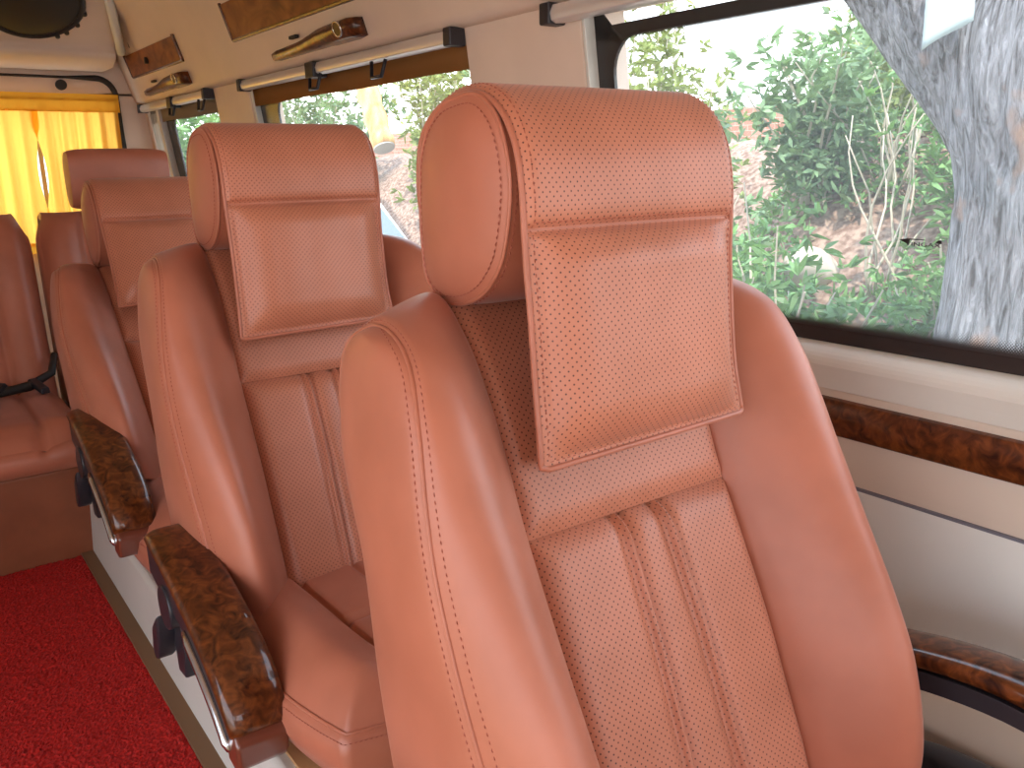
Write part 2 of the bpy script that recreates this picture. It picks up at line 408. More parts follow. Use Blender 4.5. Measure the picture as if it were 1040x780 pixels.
def blind(y0, y1, label, parts_mid, loops, cloth=True):
    z = 1.408; x = 1.172
    r = empty('roller_blind', (x, (y0+y1)/2, z)); c = r.location.copy()
    def R(p): return Vector(p)-c
    prof = [(x-.016, z-.014), (x-.019, z+.0), (x-.012, z+.016), (x+.018, z+.017), (x+.018, z-.017), (x-.004, z-.019)]
    segs = [(y0+.03, parts_mid-.03), (parts_mid+.03, y1-.03)] if parts_mid else [(y0+.03, y1-.03)]
    for a, b in segs:
        B().add(*[(lambda V, F: ([R(v) for v in V], F))(*(lambda q: (q.V, q.F))(B().prism(prof, 'y', a, b)))][0]).build('blind_tube', M['chrome2'], r, bevel=.002)
    for a, b in ((y0, y0+.032), (y1-.032, y1)):
        B().box(R((x+.0, (a+b)/2, z)), (.046, b-a, .042)).build('end_cap', M['black'], r, bevel=.004)
    if parts_mid:
        B().box(R((x-.002, parts_mid, z-.004)), (.048, .062, .046)).build('middle_bracket', M['black'], r, bevel=.004)
    for ly in loops:
        pts = [(x-.014, ly-.040, z-.018), (x-.022, ly-.028, z-.060), (x-.022, ly+.028, z-.060), (x-.014, ly+.040, z-.018)]
        B().tube([R(p) for p in pts], .0055, 6).build('pull_handle', M['black'], r, smooth=True)
    if cloth:
        V = []
        nn = 24
        for i in range(nn+1):
            y = y0+.01+(y1-y0-.02)*i/nn; wv = .002*math.sin(i*1.3)
            V += [R((wx(1.40, .008), y, 1.415)), R((wx(1.34, .008)+wv, y, 1.338+.002*math.sin(i*.5)))]
        F = [(2*i, 2*i+2, 2*i+3, 2*i+1) for i in range(nn)]
        o = meshobj('blind_cloth', V, F, M['blindcloth'] if cloth is True else cloth, r, True)
        so = o.modifiers.new('s', 'SOLIDIFY'); so.thickness = .001
    tag(r, label, 'blind', 'roller blinds over the side windows'); return r
M['chrome2'] = mat('satin aluminium', (.80, .78, .78), .35, .55)
M['blindgrey'] = cloth_mat('grey brown blind cloth', (.42, .35, .29), .5)
blind(-1.3, 1.465, 'aluminium roller blind tube with black end cap at top of big window', None, [], False)
blind(1.80, 3.255, 'long aluminium roller blind with black middle bracket above the second window', 2.60, [2.58, 2.17])
blind(3.64, 4.70, 'short aluminium roller blind above the rearmost window by the yellow curtain', 4.14, [4.12, 3.70], M['blindgrey'])

# ------------------------------------------------------------------ wood inserts and reading light consoles on the header
def header_board(y0, y1, z0, z1, label):
    r = empty('wooden_board', (hx(z0), (y0+y1)/2, z0)); c = r.location.copy()
    def quad(y0, y1, z0, z1, o0, o1):
        V = []
        for o in (o0, o1):
            V += [Vector((hx(z)+o, y, z))-c for y, z in ((y0, z0), (y1, z0), (y1, z1), (y0, z1))]
        return V, [(0, 1, 2, 3), (7, 6, 5, 4), (0, 4, 5, 1), (1, 5, 6, 2), (2, 6, 7, 3), (3, 7, 4, 0)]
    B().add(*quad(y0, y1, z0, z1, -.006, .004)).build('board', M['wood2'], r, bevel=.003)
    # raised dark edge at near end and bottom
    e = B(); e.add(*quad(y0-.012, y0+.006, z0-.004, z1+.004, -.010, .004)); e.add(*quad(y0-.01, y1+.006, z0-.008, z0+.001, -.008, .004)); e.add(*quad(y1-.004, y1+.008, z0-.004, z1+.004, -.010, .004))
    e.build('board_edge', M['wood'], r, bevel=.002)
    return tag(r, label, 'panel', 'wooden inserts in the panel above the windows')
header_board(1.9, 3.14, 1.550, 1.66, 'long glossy orange brown wood insert above the second window')
hb = header_board(3.76, 4.56, 1.545, 1.635, 'short wood insert with small round knob near the rear curtain')
B().tube([Vector((hx(1.585)-.004, 4.22, 1.585))-hb.location, Vector((hx(1.585)-.018, 4.22, 1.585))-hb.location], .014, 16).build('knob', M['dark'], hb, True)
def console(y0, y1, label):
    """wedge of glossy wood, thick at its near end with a lamp recess"""
    r = empty('reading_light_console', (hx(1.475), (y0+y1)/2, 1.475)); c = r.location.copy()
    L_ = y1-y0; b = B(); NN = 14; loops = []
    for i in range(NN+1):
        f = i/NN; y = y0+L_*f
        top = 1.505-.012*f-.012*min(1, max(0, (f-.35)*4)); bot = 1.452-.004*f
        if f > .35: bot += .002
        thick = .045-.030*min(1, max(0, (f-.25)*1.6))
        if i in (0, NN): top -= .004; bot += .004; thick *= .8
        hz = (top+bot)/2; lp_ = []
        for a in range(12):
            q = 2*math.pi*a/12; cz = math.cos(q); cx = math.sin(q)
            zz = hz+(top-bot)/2*(abs(cz)**.5)*(1 if cz > 0 else -1); oo = -thick*max(0, (abs(cx)**.6)*(1 if cx > 0 else -1))
            lp_.append(Vector((hx(zz)+oo+.004, y, zz))-c)
        loops.append(lp_)
    V = [v for l in loops for v in l]; F = []
    for k in range(NN):
        for i in range(12): F.append((k*12+i, k*12+(i+1) % 12, (k+1)*12+(i+1) % 12, (k+1)*12+i))
    F += [tuple(range(12))[::-1], tuple(range(NN*12, NN*12+12))]
    B().add(V, F).build('console_body', M['wood'], r, smooth=True)
    # lamp: ring and lens
    cy = y0+.085; cz = 1.478; nrm = Vector((-1, 0, -.32)).normalized(); u = Vector((0, 1, 0)); v = nrm.cross(u)
    cc = Vector((hx(cz)-.043, cy, cz))-c
    ring = [cc+(u*math.cos(q)*1.2+v*math.sin(q))*.019 for q in [2*math.pi*k/24 for k in range(24)]]
    B().tube(ring, .0028, 6, closed=True).build('lamp_ring', M['chrome'], r, smooth=True)
    B().add([cc+nrm*.001+(u*math.cos(q)*1.2+v*math.sin(q))*.0185 for q in [2*math.pi*k/24 for k in range(24)]]+[cc-nrm*.004+(u*math.cos(q)*1.2+v*math.sin(q))*.0185 for q in [2*math.pi*k/24 for k in range(24)]], [tuple(range(24)), tuple(range(24, 48))[::-1]]+[(k, 24+k, 24+(k+1) % 24, (k+1) % 24) for k in range(24)]).build('lamp_lens', M['lens'], r)
    sy = y0+L_*.66
    B().box(Vector((hx(1.50)-.012, sy, 1.500))-c, (.014, .05, .010)).build('switch', M['dark'], r, bevel=.002)
    return tag(r, label, 'light', 'reading light consoles above the side windows')
M['lens'] = mat('dark red lens', (.05, .012, .008), .3, spec=.2)
console(2.20, 2.86, 'glossy wood reading light console above the second window')
console(3.76, 4.48, 'glossy wood reading light console near the rear curtain')
# panel seams above the rear insert
for k, (pa, pb) in enumerate((((hx(1.66)-.002, 4.42, 1.66), (hx(1.82)+.002, 4.34, 1.80)), ((hx(1.70)-.001, 4.40, 1.70), (hx(1.70)-.001, 2.9, 1.70)))):
    struct(B().tube([pa, pb], .003, 6).build('trim_%d' % (7+k), M['dark']))

# ------------------------------------------------------------------ rear wall, bulkhead, rear window and curtain
ry = 4.72
rw = B()
rw.box((.05, ry+.06, .37), (2.7, .08, .76)); rw.box((.05, ry+.06, 1.72), (2.7, .08, .5)); rw.box((1.16, ry+.06, 1.1), (.30, .08, .76)); rw.box((-1.14, ry+.06, 1.1), (.30, .08, .76))
struct(rw.build('wall_rear', M['cream']))
gw = empty('window_7', (0, ry+.05, 1.1)); struct(gw)
B().add([(-1.0, .02, -.36), (1.02, .02, -.36), (1.02, .02, .38), (-1.0, .02, .38)], [(0, 1, 2, 3)]).build('glass_pane', M['glass'], gw)
B().box((.70, .0, 0), (.02, .03, .74)).build('window_frame', M['riser'], gw)
# rubber arch round the rear door
ap = [(-1.0, 1.53)]+[(x, 1.548) for x in (-.6, -.2, .2, .6, .85)]+[(.98+.085*math.sin(a), 1.46+.088*math.cos(a)) for a in [math.pi/2*k/8 for k in range(9)]]+[(1.068, 1.30), (1.078, 1.1), (1.085, .9), (1.09, .7), (1.09, .3)]
struct(B().tube([(x, ry+.01, z) for x, z in ap], [.006]*6+[.014]*(len(ap)-6), 8).build('trim_9', M['dark'], smooth=True))
# bulkhead: sloping panel with the loudspeaker, and the rounded shelf edge under it
bp = [(4.72, 1.575), (4.50, 1.575), (4.43, 1.60), (4.41, 1.625), (4.42, 1.65), (4.10, 1.91), (4.72, 1.91)]
struct(B().prism(bp, 'x', -1.1, 1.02).build('wall_rear', M['cream'], bevel=.012, seg=3))
struct(B().tube([(1.035, 4.39, 1.63), (.985, 4.25, 1.765), (.93, 4.10, 1.89)], .02, 10).build('trim_11', M['white'], smooth=True))
sc = Vector((.672, 4.235, 1.795)); sn = Vector((0, -.26, -.32)).normalized(); su = Vector((1, 0, 0)); sv = sn.cross(su).normalized()
sn = Vector((0, -.631, -.776)); sv = sn.cross(su)
spk = empty('speaker', sc)
def disc_loop(r, h, n=40): return [su*math.cos(2*math.pi*k/n)*r+sv*math.sin(2*math.pi*k/n)*r*.92+sn*h for k in range(n)]
rings('speaker_rim', [disc_loop(.200, -.01), disc_loop(.205, .012), disc_loop(.195, .022), disc_loop(.180, .016)], M['black'], spk, cap=False)
rings('speaker_grille', [disc_loop(.181, .014), disc_loop(.165, .022), disc_loop(.10, .032), disc_loop(.04, .036)], M['dark'], spk)
for a in (215, 228, 300, 312, 330, 350, 20):
    q = math.radians(a); B().tube([su*math.cos(q)*.203+sv*math.sin(q)*.19+sn*0, su*math.cos(q)*.203+sv*math.sin(q)*.19+sn*.02], .010, 10).build('screw_boss', M['black'], spk, True)
tag(spk, 'large round black loudspeaker on the sloping panel above the rear window', 'speaker')
tag(B().tube([(.826, ry+.03, 1.512), (.826, ry-.004, 1.512)], .024, 20).build('hole_plug', M['dark'], smooth=False), 'small round dark plug in the panel above the yellow curtain', 'plug')

M['sidecurtain'] = cloth_mat('grey beige curtain', (.55, .50, .43), .3)
M['curtain'] = cloth_mat('yellow curtain cloth', (1.0, .56, .10), .75)
M['valance'] = cloth_mat('yellow curtain heading', (.85, .40, .04), .4)
cur = empty('window_curtain', (0, 4.66, 1.46))
def curtain(name, xa, xb, za, zb, amp, per, m, ph=0, edge=None, y=4.66):
    nx_, nz_ = 160, 24; V = []; F = []
    for j in range(nz_+1):
        f = j/nz_; z = za+(zb-za)*f
        for i in range(nx_+1):
            g = i/nx_; x = xa+(xb-xa)*g
            if edge: x = edge(g, f, x)
            a = amp*(.35+.65*f)
            yy = a*math.sin(2*math.pi*(x/per)+ph+.7*noise.noise(Vector((x*3, f*1.5, ph))))+.4*a*math.sin(2*math.pi*x/(per*.43)+1+f)
            V.append((x, y-4.66+yy, z-1.46))
    for j in range(nz_):
        for i in range(nx_):
            a = j*(nx_+1)+i; F.append((a, a+1, a+nx_+2, a+nx_+1))
    return meshobj(name, V, F, m, cur, True)
gap = lambda f: max(0, math.sin(math.pi*min(1, max(0, (f-.12)/.7))))**.8
curtain('curtain_heading', -.94, 1.055, 1.468, 1.385, .006, .11, M['valance'], y=4.645)
curtain('curtain_panel', -.94, .70, 1.395, .77, .026, .085, M['curtain'], 0, lambda g, f, x: x-.035*gap(f)*g**6)
curtain('curtain_panel', .66, 1.05, 1.395, .77, .026, .080, M['curtain'], 2, lambda g, f, x: x+.045*gap(f)*(1-g)**4, 4.668)
curtain('curtain_hem', -.94, 1.05, .785, .735, .010, .12, M['valance'], 1, y=4.65)
B().tube([(-.94, -.005, -.02), (1.06, -.005, -.02)], .005, 8).build('curtain_rod', M['chrome'], cur, True)
tag(cur, 'sunlit yellow curtain drawn across the rear window', 'curtain')
for cy0, cy1, lab in ((1.98, 3.22, 'added unseen grey curtain dimming the left window opposite the seats'), (3.58, 4.60, 'added unseen grey curtain dimming the rear left window')):
    V = []; F = []  # left curtains added out of view to block daylight and keep the rear dim
    for j in range(13):
        for i in range(81):
            y = cy0+(cy1-cy0)*i/80; V.append((-.975+.012*math.sin(y*60+.3*j), y, 1.42-.62*j/12))
    for j in range(12):
        for i in range(80):
            q = j*81+i; F.append((q, q+1, q+82, q+81))
    tag(meshobj('window_curtain', V, F, M['sidecurtain']), lab, 'curtain')
scu = empty('side_curtain', (1.22, 4.6, 1.40)); V = []; F = []
for j in range(21):
    f = j/20; z = 1.38-f*.57
    for i in range(41):
        g = i/40; y = 4.55+.14*g; V.append((wx(z, .008+.008*math.sin(g*20+f))-1.22, y-4.6, z-1.40))
for j in range(20):
    for i in range(40):
        a = j*41+i; F.append((a, a+1, a+42, a+41))
meshobj('curtain_cloth', V, F, M['sidecurtain'], scu); tag(scu, 'narrow grey beige curtain gathered at the rear end of the last side window', 'curtain')

# ================================================================== SEATS
SX = .70     # centre of the seats
Zk = [.30, .38, .47, .55, .64, .73, .80, .87, .93]
Ck = [(.52, .30), (.545, .38), (.583, .47), (.617, .55), (.662, .64), (.708, .73), (.737, .80), (.772, .87), (.815, .93), (.868, .972), (.925, .958), (.948, .91), (.93, .80), (.88, .68), (.84, .54), (.82, .40), (.81, .30)]
Sk = [(.50, .30), (.52, .38), (.548, .47), (.575, .55), (.610, .64), (.645, .73), (.668, .80), (.695, .87), (.735, .93), (.80, .956), (.862, .950), (.902, .905), (.888, .80), (.835, .68), (.805, .54), (.785, .40), (.775, .30)]
bk = [.060, .088, .098, .088, .072, .058, .042, .028, .015, .005, .002, 0, 0, 0, 0, 0, 0]
Wk = [.29, .300, .307, .313, .318, .318, .313, .302, .288, .276, .274, .284, .298, .305, .31, .305, .30]
def Cc(t): return catmull(Ck, t)
def Sc(t): return catmull(Sk, t)
def bc(t): return catmull([(x,) for x in bk], t)[0]
def Wc(t): return catmull([(x,) for x in Wk], t)[0]
def t_of_z(z):
    lo, hi = 0.0, 9.0
    for _ in range(30):
        mid = (lo+hi)/2
        if Cc(mid)[1] < z: lo = mid
        else: hi = mid
    return lo
PW = .165
def nrm2(t):
    a = Cc(max(0, t-.02)); b = Cc(min(16, t+.02)); d = Vector((b[0]-a[0], b[1]-a[1])).normalized(); return Vector((-d.y, d.x))  # outward (front = -y)
def P3(u, y, z): return Vector((u, y, z))
def bolster(sgn):
    def f(s, t):
        y0_, z0_ = Cc(t); y1_, z1_ = Sc(t); W = Wc(t); n = nrm2(t); b = bc(t)
        fr = 1 if t < 10 else max(0, 1-(t-10))
        # s: 0 inner seam -> 1 outer seam
        bul = b*(math.sin(math.pi*min(1, s**1.3))**.9) if 0 < s < 1 else 0
        soft = .012*fr*(1-(1-min(1, s/.16))**2.5)     # lifts out of the inner seam
        end = .008*fr*((1-min(1, (1-s)/.10))**2.2)
        inset = -.012*fr
        k = s*s*(3-2*s)*.35+s*.65
        y = y0_+(y1_-y0_)*k; z = z0_+(z1_-z0_)*k
        d = bul+soft+inset-end+(0 if fr else .0)
        u = PW+(W-PW)*s
        return P3(sgn*u, y+n.x*d, z+n.y*d)
    return f
def soft_edge(x, e): return 1-(1-min(1, max(0, x)/e))**2.5 if x < e else 1
def panel(u0, u1, t0, t1, puff, base=-.012, eu=.022, et=.022, ribs=None):
    """puffed pad between two u and two t limits"""
    def f(u, t):
        y, z = Cc(t); n = nrm2(t)
        du = min(u-u0, u1-u); a = soft_edge(du, eu)
        tt0 = abs(t-t0)*.085; tt1 = abs(t1-t)*.085; a2 = min(soft_edge(tt0, et), soft_edge(tt1, et))
        d = base+puff*min(a, a2)**1.0
        if ribs: d += ribs(u, t)
        return P3(u, y+n.x*d, z+n.y*d)
    return f
def frame(fn, s, t, e=1e-3):
    p = fn(s, t); a = fn(s+e, t)-fn(s-e, t); b = fn(s, t+e)-fn(s, t-e); n = a.cross(b)
    return p, n.normalized()
def seam_lines(fn, curve, flipn, n=160):
    P = []; Q = []
    for i in range(n+1):
        s, t = curve(i/n); p, nn = frame(fn, s, t); P.append(p+nn*(-1 if flipn else 1)*.0004); Q.append(nn*(-1 if flipn else 1))
    return P, Q
def concentric_cap(loop, out, n=9, depth=.014, width=.06, med=None, power=2.0):
    """loops shrinking towards a medial line, pushed outward -> pillow-like side cap"""
    L0 = [Vector(p) for p in loop]; res = []
    for k in range(n+1):
        f = k/n; d = depth*(1-(1-f)**power)
        res.append([p.lerp(med(p), f*.98)+out*d for p in L0])
    return res

def make_seat():
    root = empty('passenger_seat', (SX, 0, 0))
    for sgn in (-1, 1):
        fn = bolster(sgn)
        o = patch('side_bolster', fn, 0, 1, 36, 0, 16, 130, M['leather'], root, flip=(sgn < 0))
        # side cap: spans from the front seam to the back edge
        def cap_fn(q, r, sgn=sgn, fn=fn):
            r = min(.9995, max(0, r)); tf = 9.35*r; tb = 16-6.65*r; a = fn(1, tf); b = fn(1, tb); w_ = (b-a).length
            dp = min(.016, w_*.16); p = a.lerp(b, q); q = min(1, max(0, q)); return p+Vector((sgn*dp*(max(0, math.sin(math.pi*q))**.55), 0, 0))
        def wcap(r): return max(.012, (fn(1, 9.35*r)-fn(1, 16-6.65*r)).length)
        patch('side_panel', cap_fn, 0, 1, 26, 0, 1, 90, M['leather'], root, flip=(sgn > 0))
        lines = []
        for off in (.965,):
            lines.append(seam_lines(fn, lambda q, off=off: (off, .15+q*10.6), sgn > 0 if False else (sgn < 0), 200))
        cl = []; cn = []
        for k in range(201):
            r = .02+.96*k/200; cl.append(cap_fn(min(.5, .009/wcap(r)), r)+Vector((sgn*.0006, 0, 0))); cn.append(Vector((sgn, -.4, 0)))
        lines.append((cl, cn))
        stitches('seam_stitching', lines, root)
        # piping cord in the seam
        B().tube([fn(1, .1+11.5*k/90) for k in range(91)], .0028, 6).build('piping', M['leather'], root, smooth=True)
    ts = t_of_z(.712)
    up = panel(-PW, PW, ts, 10.4, .012, -.012, .02, .03)
    patch('upper_panel', up, -PW, PW, 60, ts, 10.4, 90, M['perf'], root)
    def ribs(u, t):
        w_ = .034+.010*max(0, (ts-t)/ts); d = 0
        au = abs(u); x = au-w_
        # valley each side of a raised cord
        d -= .011*math.exp(-((x+.002)/.013)**2)
        d += .0150*math.exp(-(x/.0048)**2)
        return d
    low = panel(-PW, PW, 0.0, ts, .018, -.013, .03, .035, ribs)
    patch('lower_panel', low, -PW, PW, 150, 0.0, ts, 80, M['perf'], root)
    patch('back_panel', lambda u, t: P3(u, Cc(t)[0], Cc(t)[1]), -PW, PW, 8, 10.4, 16, 30, M['leather'], root)
    # ---- headrest roll
    hs = [(.836, 1.192), (.790, 1.194), (.757, 1.174), (.738, 1.140), (.731, 1.100), (.737, 1.055), (.752, 1.015), (.785, .982), (.830, .965), (.875, .966), (.905, .988), (.913, 1.03), (.914, 1.08), (.908, 1.13), (.888, 1.165), (.862, 1.184)]
    nH = len(hs)
    def Hc(t):
        t = t % nH; i = int(t); f = t-i; a, b, c, d = (hs[(i+k) % nH] for k in (-1, 0, 1, 2))
        return tuple(.5*((2*q)+(-p+r)*f+(2*p-5*q+4*r-s)*f*f+(-p+3*q-3*r+s)*f**3) for p, q, r, s in zip(a, b, c, d))
    HW = .165; hc = Vector((.822, 1.078))
    def roll(s, t):   # s -1..1
        y, z = Hc(t); e = 1-abs(s); k = 1+.03*soft_edge(e, .35)*1.0
        return P3(HW*s, hc.x+(y-hc.x)*k, hc.y+(z-hc.y)*k-.003)
    hr = patch('headrest', roll, -1, 1, 50, 0, nH, 96, M['leather'], root, flip=True)
    for sgn in (-1, 1):
        loop = [roll(sgn, nH*k/72) for k in range(72)]
        lps = concentric_cap(loop, Vector((sgn, 0, 0)), 8, .016, med=lambda p: Vector((p.x, hc.x+(p.y-hc.x)*.08, hc.y+(p.z-hc.y)*.35)))
        rings('headrest_side', lps, M['leather'], hr, flip=(sgn < 0))
        l1 = [(roll(sgn*.955, nH*k/150), Vector((0, Hc(nH*k/150)[0]-hc.x, Hc(nH*k/150)[1]-hc.y))) for k in range(151)]
        l1 = [(p+n_.normalized()*.0006, n_) for p, n_ in l1]
        l2 = []
        for k in range(151):
            p = roll(sgn, nH*k/150); r_ = Vector((0, hc.x-p.y, hc.y-p.z)).normalized(); l2.append((p+r_*.010+Vector((sgn*.0058, 0, 0)), Vector((sgn, 0, 0))))
        stitches('seam_stitching', [([a for a, b in l1], [b for a, b in l1]), ([a for a, b in l2], [b for a, b in l2])], hr)
        B().tube([roll(sgn, nH*k/72) for k in range(72)], .0026, 6, closed=True).build('piping', M['leather'], hr, smooth=True)
    for sgn in (-1, 1):
        B().tube([(sgn*.06, .86, .94), (sgn*.06, .86, 1.0)], .007, 10).build('headrest_post', M['chrome'], hr, smooth=True)
    # ---- neck flap: strap over the roll, then hanging cushion
    fk = [(.905, 1.02), (.922, 1.08), (.917, 1.135), (.893, 1.168), (.845, 1.190), (.790, 1.192), (.750, 1.172), (.727, 1.138), (.717, 1.096), (.714, 1.052), (.712, 1.01), (.708, .97), (.703, .92), (.697, .87), (.690, .835), (.684, .802)]
    nF = len(fk)-1
    FW = .161
    tseam = 9.0
    def flapmid(t):
        y, z = catmull(fk, t); return y, z
    def fnorm(t):
        a = flapmid(max(0, t-.02)); b = flapmid(min(nF, t+.02)); d = Vector((b[0]-a[0], b[1]-a[1])).normalized(); return Vector((d.y, -d.x))
    def width(t):
        g = max(0, (t-tseam)/(nF-tseam)); return FW*(1-.018*math.sin(math.pi*g)+.022*g*g)
    def flap(side):
        def f(s, t):
            y, z = flapmid(t); n = fnorm(t); w_ = width(t)
            e = soft_edge((1-abs(s))*FW, .016); th = .0045
            d = th*e
            if t > tseam:
                g = (t-tseam)/(nF-tseam); ed = soft_edge((1-abs(s))*FW-.014, .06)*soft_edge(g*.27, .055)*soft_edge((1-g)*.27-.016, .07)
                d += .030*max(0, ed) if (1-abs(s))*FW > .014 else 0
                # long wavy crease near the lower corners
                d += .004*noise.noise(Vector((s*2.2, g*2.5, 5)))*max(0, ed)
                sag = .004*(1-s*s)*g*0
            else:
                g2 = (t-tseam)
                d += .006*soft_edge(-g2*.045, .03)*e*(1 if t > 3 else .5)
            d -= .007*math.exp(-((t-tseam)/.10)**2)*e
            zoff = 0
            if t > nF-1.2: zoff = .003*(s)*((t-nF+1.2)/1.2)
            p = P3(w_*s, y+n.x*d*side, z+n.y*d*side+zoff)
            return p
        return f
    fl = patch('neck_flap', flap(1), -1, 1, 76, 0, nF, 170, M['perf'], root, flip=True)
    patch('flap_lining', lambda s, t: P3(width(t)*s, flapmid(t)[0]-fnorm(t).x*.0015, flapmid(t)[1]-fnorm(t).y*.0015+(.003*s*((t-nF+1.2)/1.2) if t > nF-1.2 else 0)), -1, 1, 12, 0, nF, 80, M['leather'], fl)
    # piping round the flap with rounded corners
    F1 = flap(1); path = []
    for k in range(121): path.append(F1(-1, nF*k/120*.992))
    for k in range(1, 40): path.append(F1(-1+2*k/40, nF))
    for k in range(121): path.append(F1(1, nF*(120-k)/120*.992))
    B().tube(path, .0036, 8).build('piping', M['leather'], fl, smooth=True)
    lines = []
    for s_ in (-.945, .945): lines.append(seam_lines(F1, lambda q, s_=s_: (s_, .3+q*(nF-.7)), True, 220))
    lines.append(seam_lines(F1, lambda q: (-.94+1.88*q, nF-.28), True, 120))
    lines.append(seam_lines(F1, lambda q: (-.94+1.88*q, tseam-.17), True, 120)); 
    stitches('seam_stitching', lines, fl)
    # ---- cushion
    CY0, CY1, CW = .06, .62, .298
    def cmap(a, b):
        k = .22; u = CW*a*math.sqrt(1-k*b*b*(b < 0)); y = (CY0+CY1)/2+(CY1-CY0)/2*b*math.sqrt(1-k*a*a*(b < 0)); return u, y
    def ctop(a, b):
        u, y = cmap(a, b)
        e = min(1-abs(a), 1+b); z = .305+.050*(1-(1-min(1, e/.30))**2.4)
        z += .018*math.exp(-((abs(a)-.72)/.16)**2)*min(1, (1+b)/.3)
        z -= .012*math.exp(-((abs(a)-.50)/.025)**2)*(1 if b > -.75 else 0)
        if abs(a) < .5:
            z -= .010*math.exp(-((b+.02)/.04)**2)
            z += -.006+.010*math.cos(a*math.pi)*.8
            z -= .009*math.exp(-((abs(a)-.12)/.02)**2)*(b > 0)
        z += -.012*b
        return P3(u, y, z)
    cu = patch('seat_cushion', ctop, -1, 1, 90, -1, 1, 90, M['leather'], root)
    patch('cushion_insert', lambda a, b: ctop(a, b)+Vector((0, 0, .0012)), -.47, .47, 60, -.7, .98, 60, M['leather'], root)
    loop = [ctop(-1, 1-2*k/40) for k in range(40)]+[ctop(-1+2*k/40, -1) for k in range(40)]+[ctop(1, -1+2*k/40) for k in range(41)]
    def sk(f, bul):
        r_ = []
        for p in loop:
            d = Vector((p.x, (p.y-.33)*1.0 if p.y < .33 else 0, 0)); d = d.normalized() if d.length > 0 else d
            r_.append(p+d*bul+Vector((0, 0, -f*(p.z-.205)))) 
        return r_
    ls = [sk(0, 0), sk(.06, .010), sk(.25, .016), sk(.5, .014), sk(.8, 0), sk(1, -.025)]
    V = [v for l in ls for v in l]; n = len(loop); F = []
    for k in range(len(ls)-1):
        for i in range(n-1): F.append((k*n+i, k*n+i+1, (k+1)*n+i+1, (k+1)*n+i))
    b0 = len(V); F.append(tuple(range((len(ls)-1)*n, len(ls)*n)))
    meshobj('cushion_skirt', V, F, M['leather'], root)
    B().tube(loop, .003, 6).build('piping', M['leather'], cu, smooth=True)
    def cst(d_, up_): return [sk(d_, .011 if d_ else 0)[i]+Vector((0, 0, 0)) for i in range(n)]
    la = sk(.09, .0125)
    lb = []
    for k in range(n):
        p = loop[k]; c_ = Vector((0, .33, p.z)); r_ = (c_-p).normalized(); lb.append(p+r_*.008+Vector((0, 0, .0065)))
    stitches('seam_stitching', [(la, [Vector((p.x, p.y-.33, 0)) for p in la]), (lb, [Vector((0, 0, 1))]*n)], cu)
    # ---- frame under the cushion
    for sx in (-.2, .2):
        b = B(); b.box((sx, .33, .193), (.05, .46, .024))
        for yy in (.16, .50): b.box((sx, yy, .186), (.07, .05, .014))
        b.build('seat_rail', M['black'], root, bevel=.003)
    return root

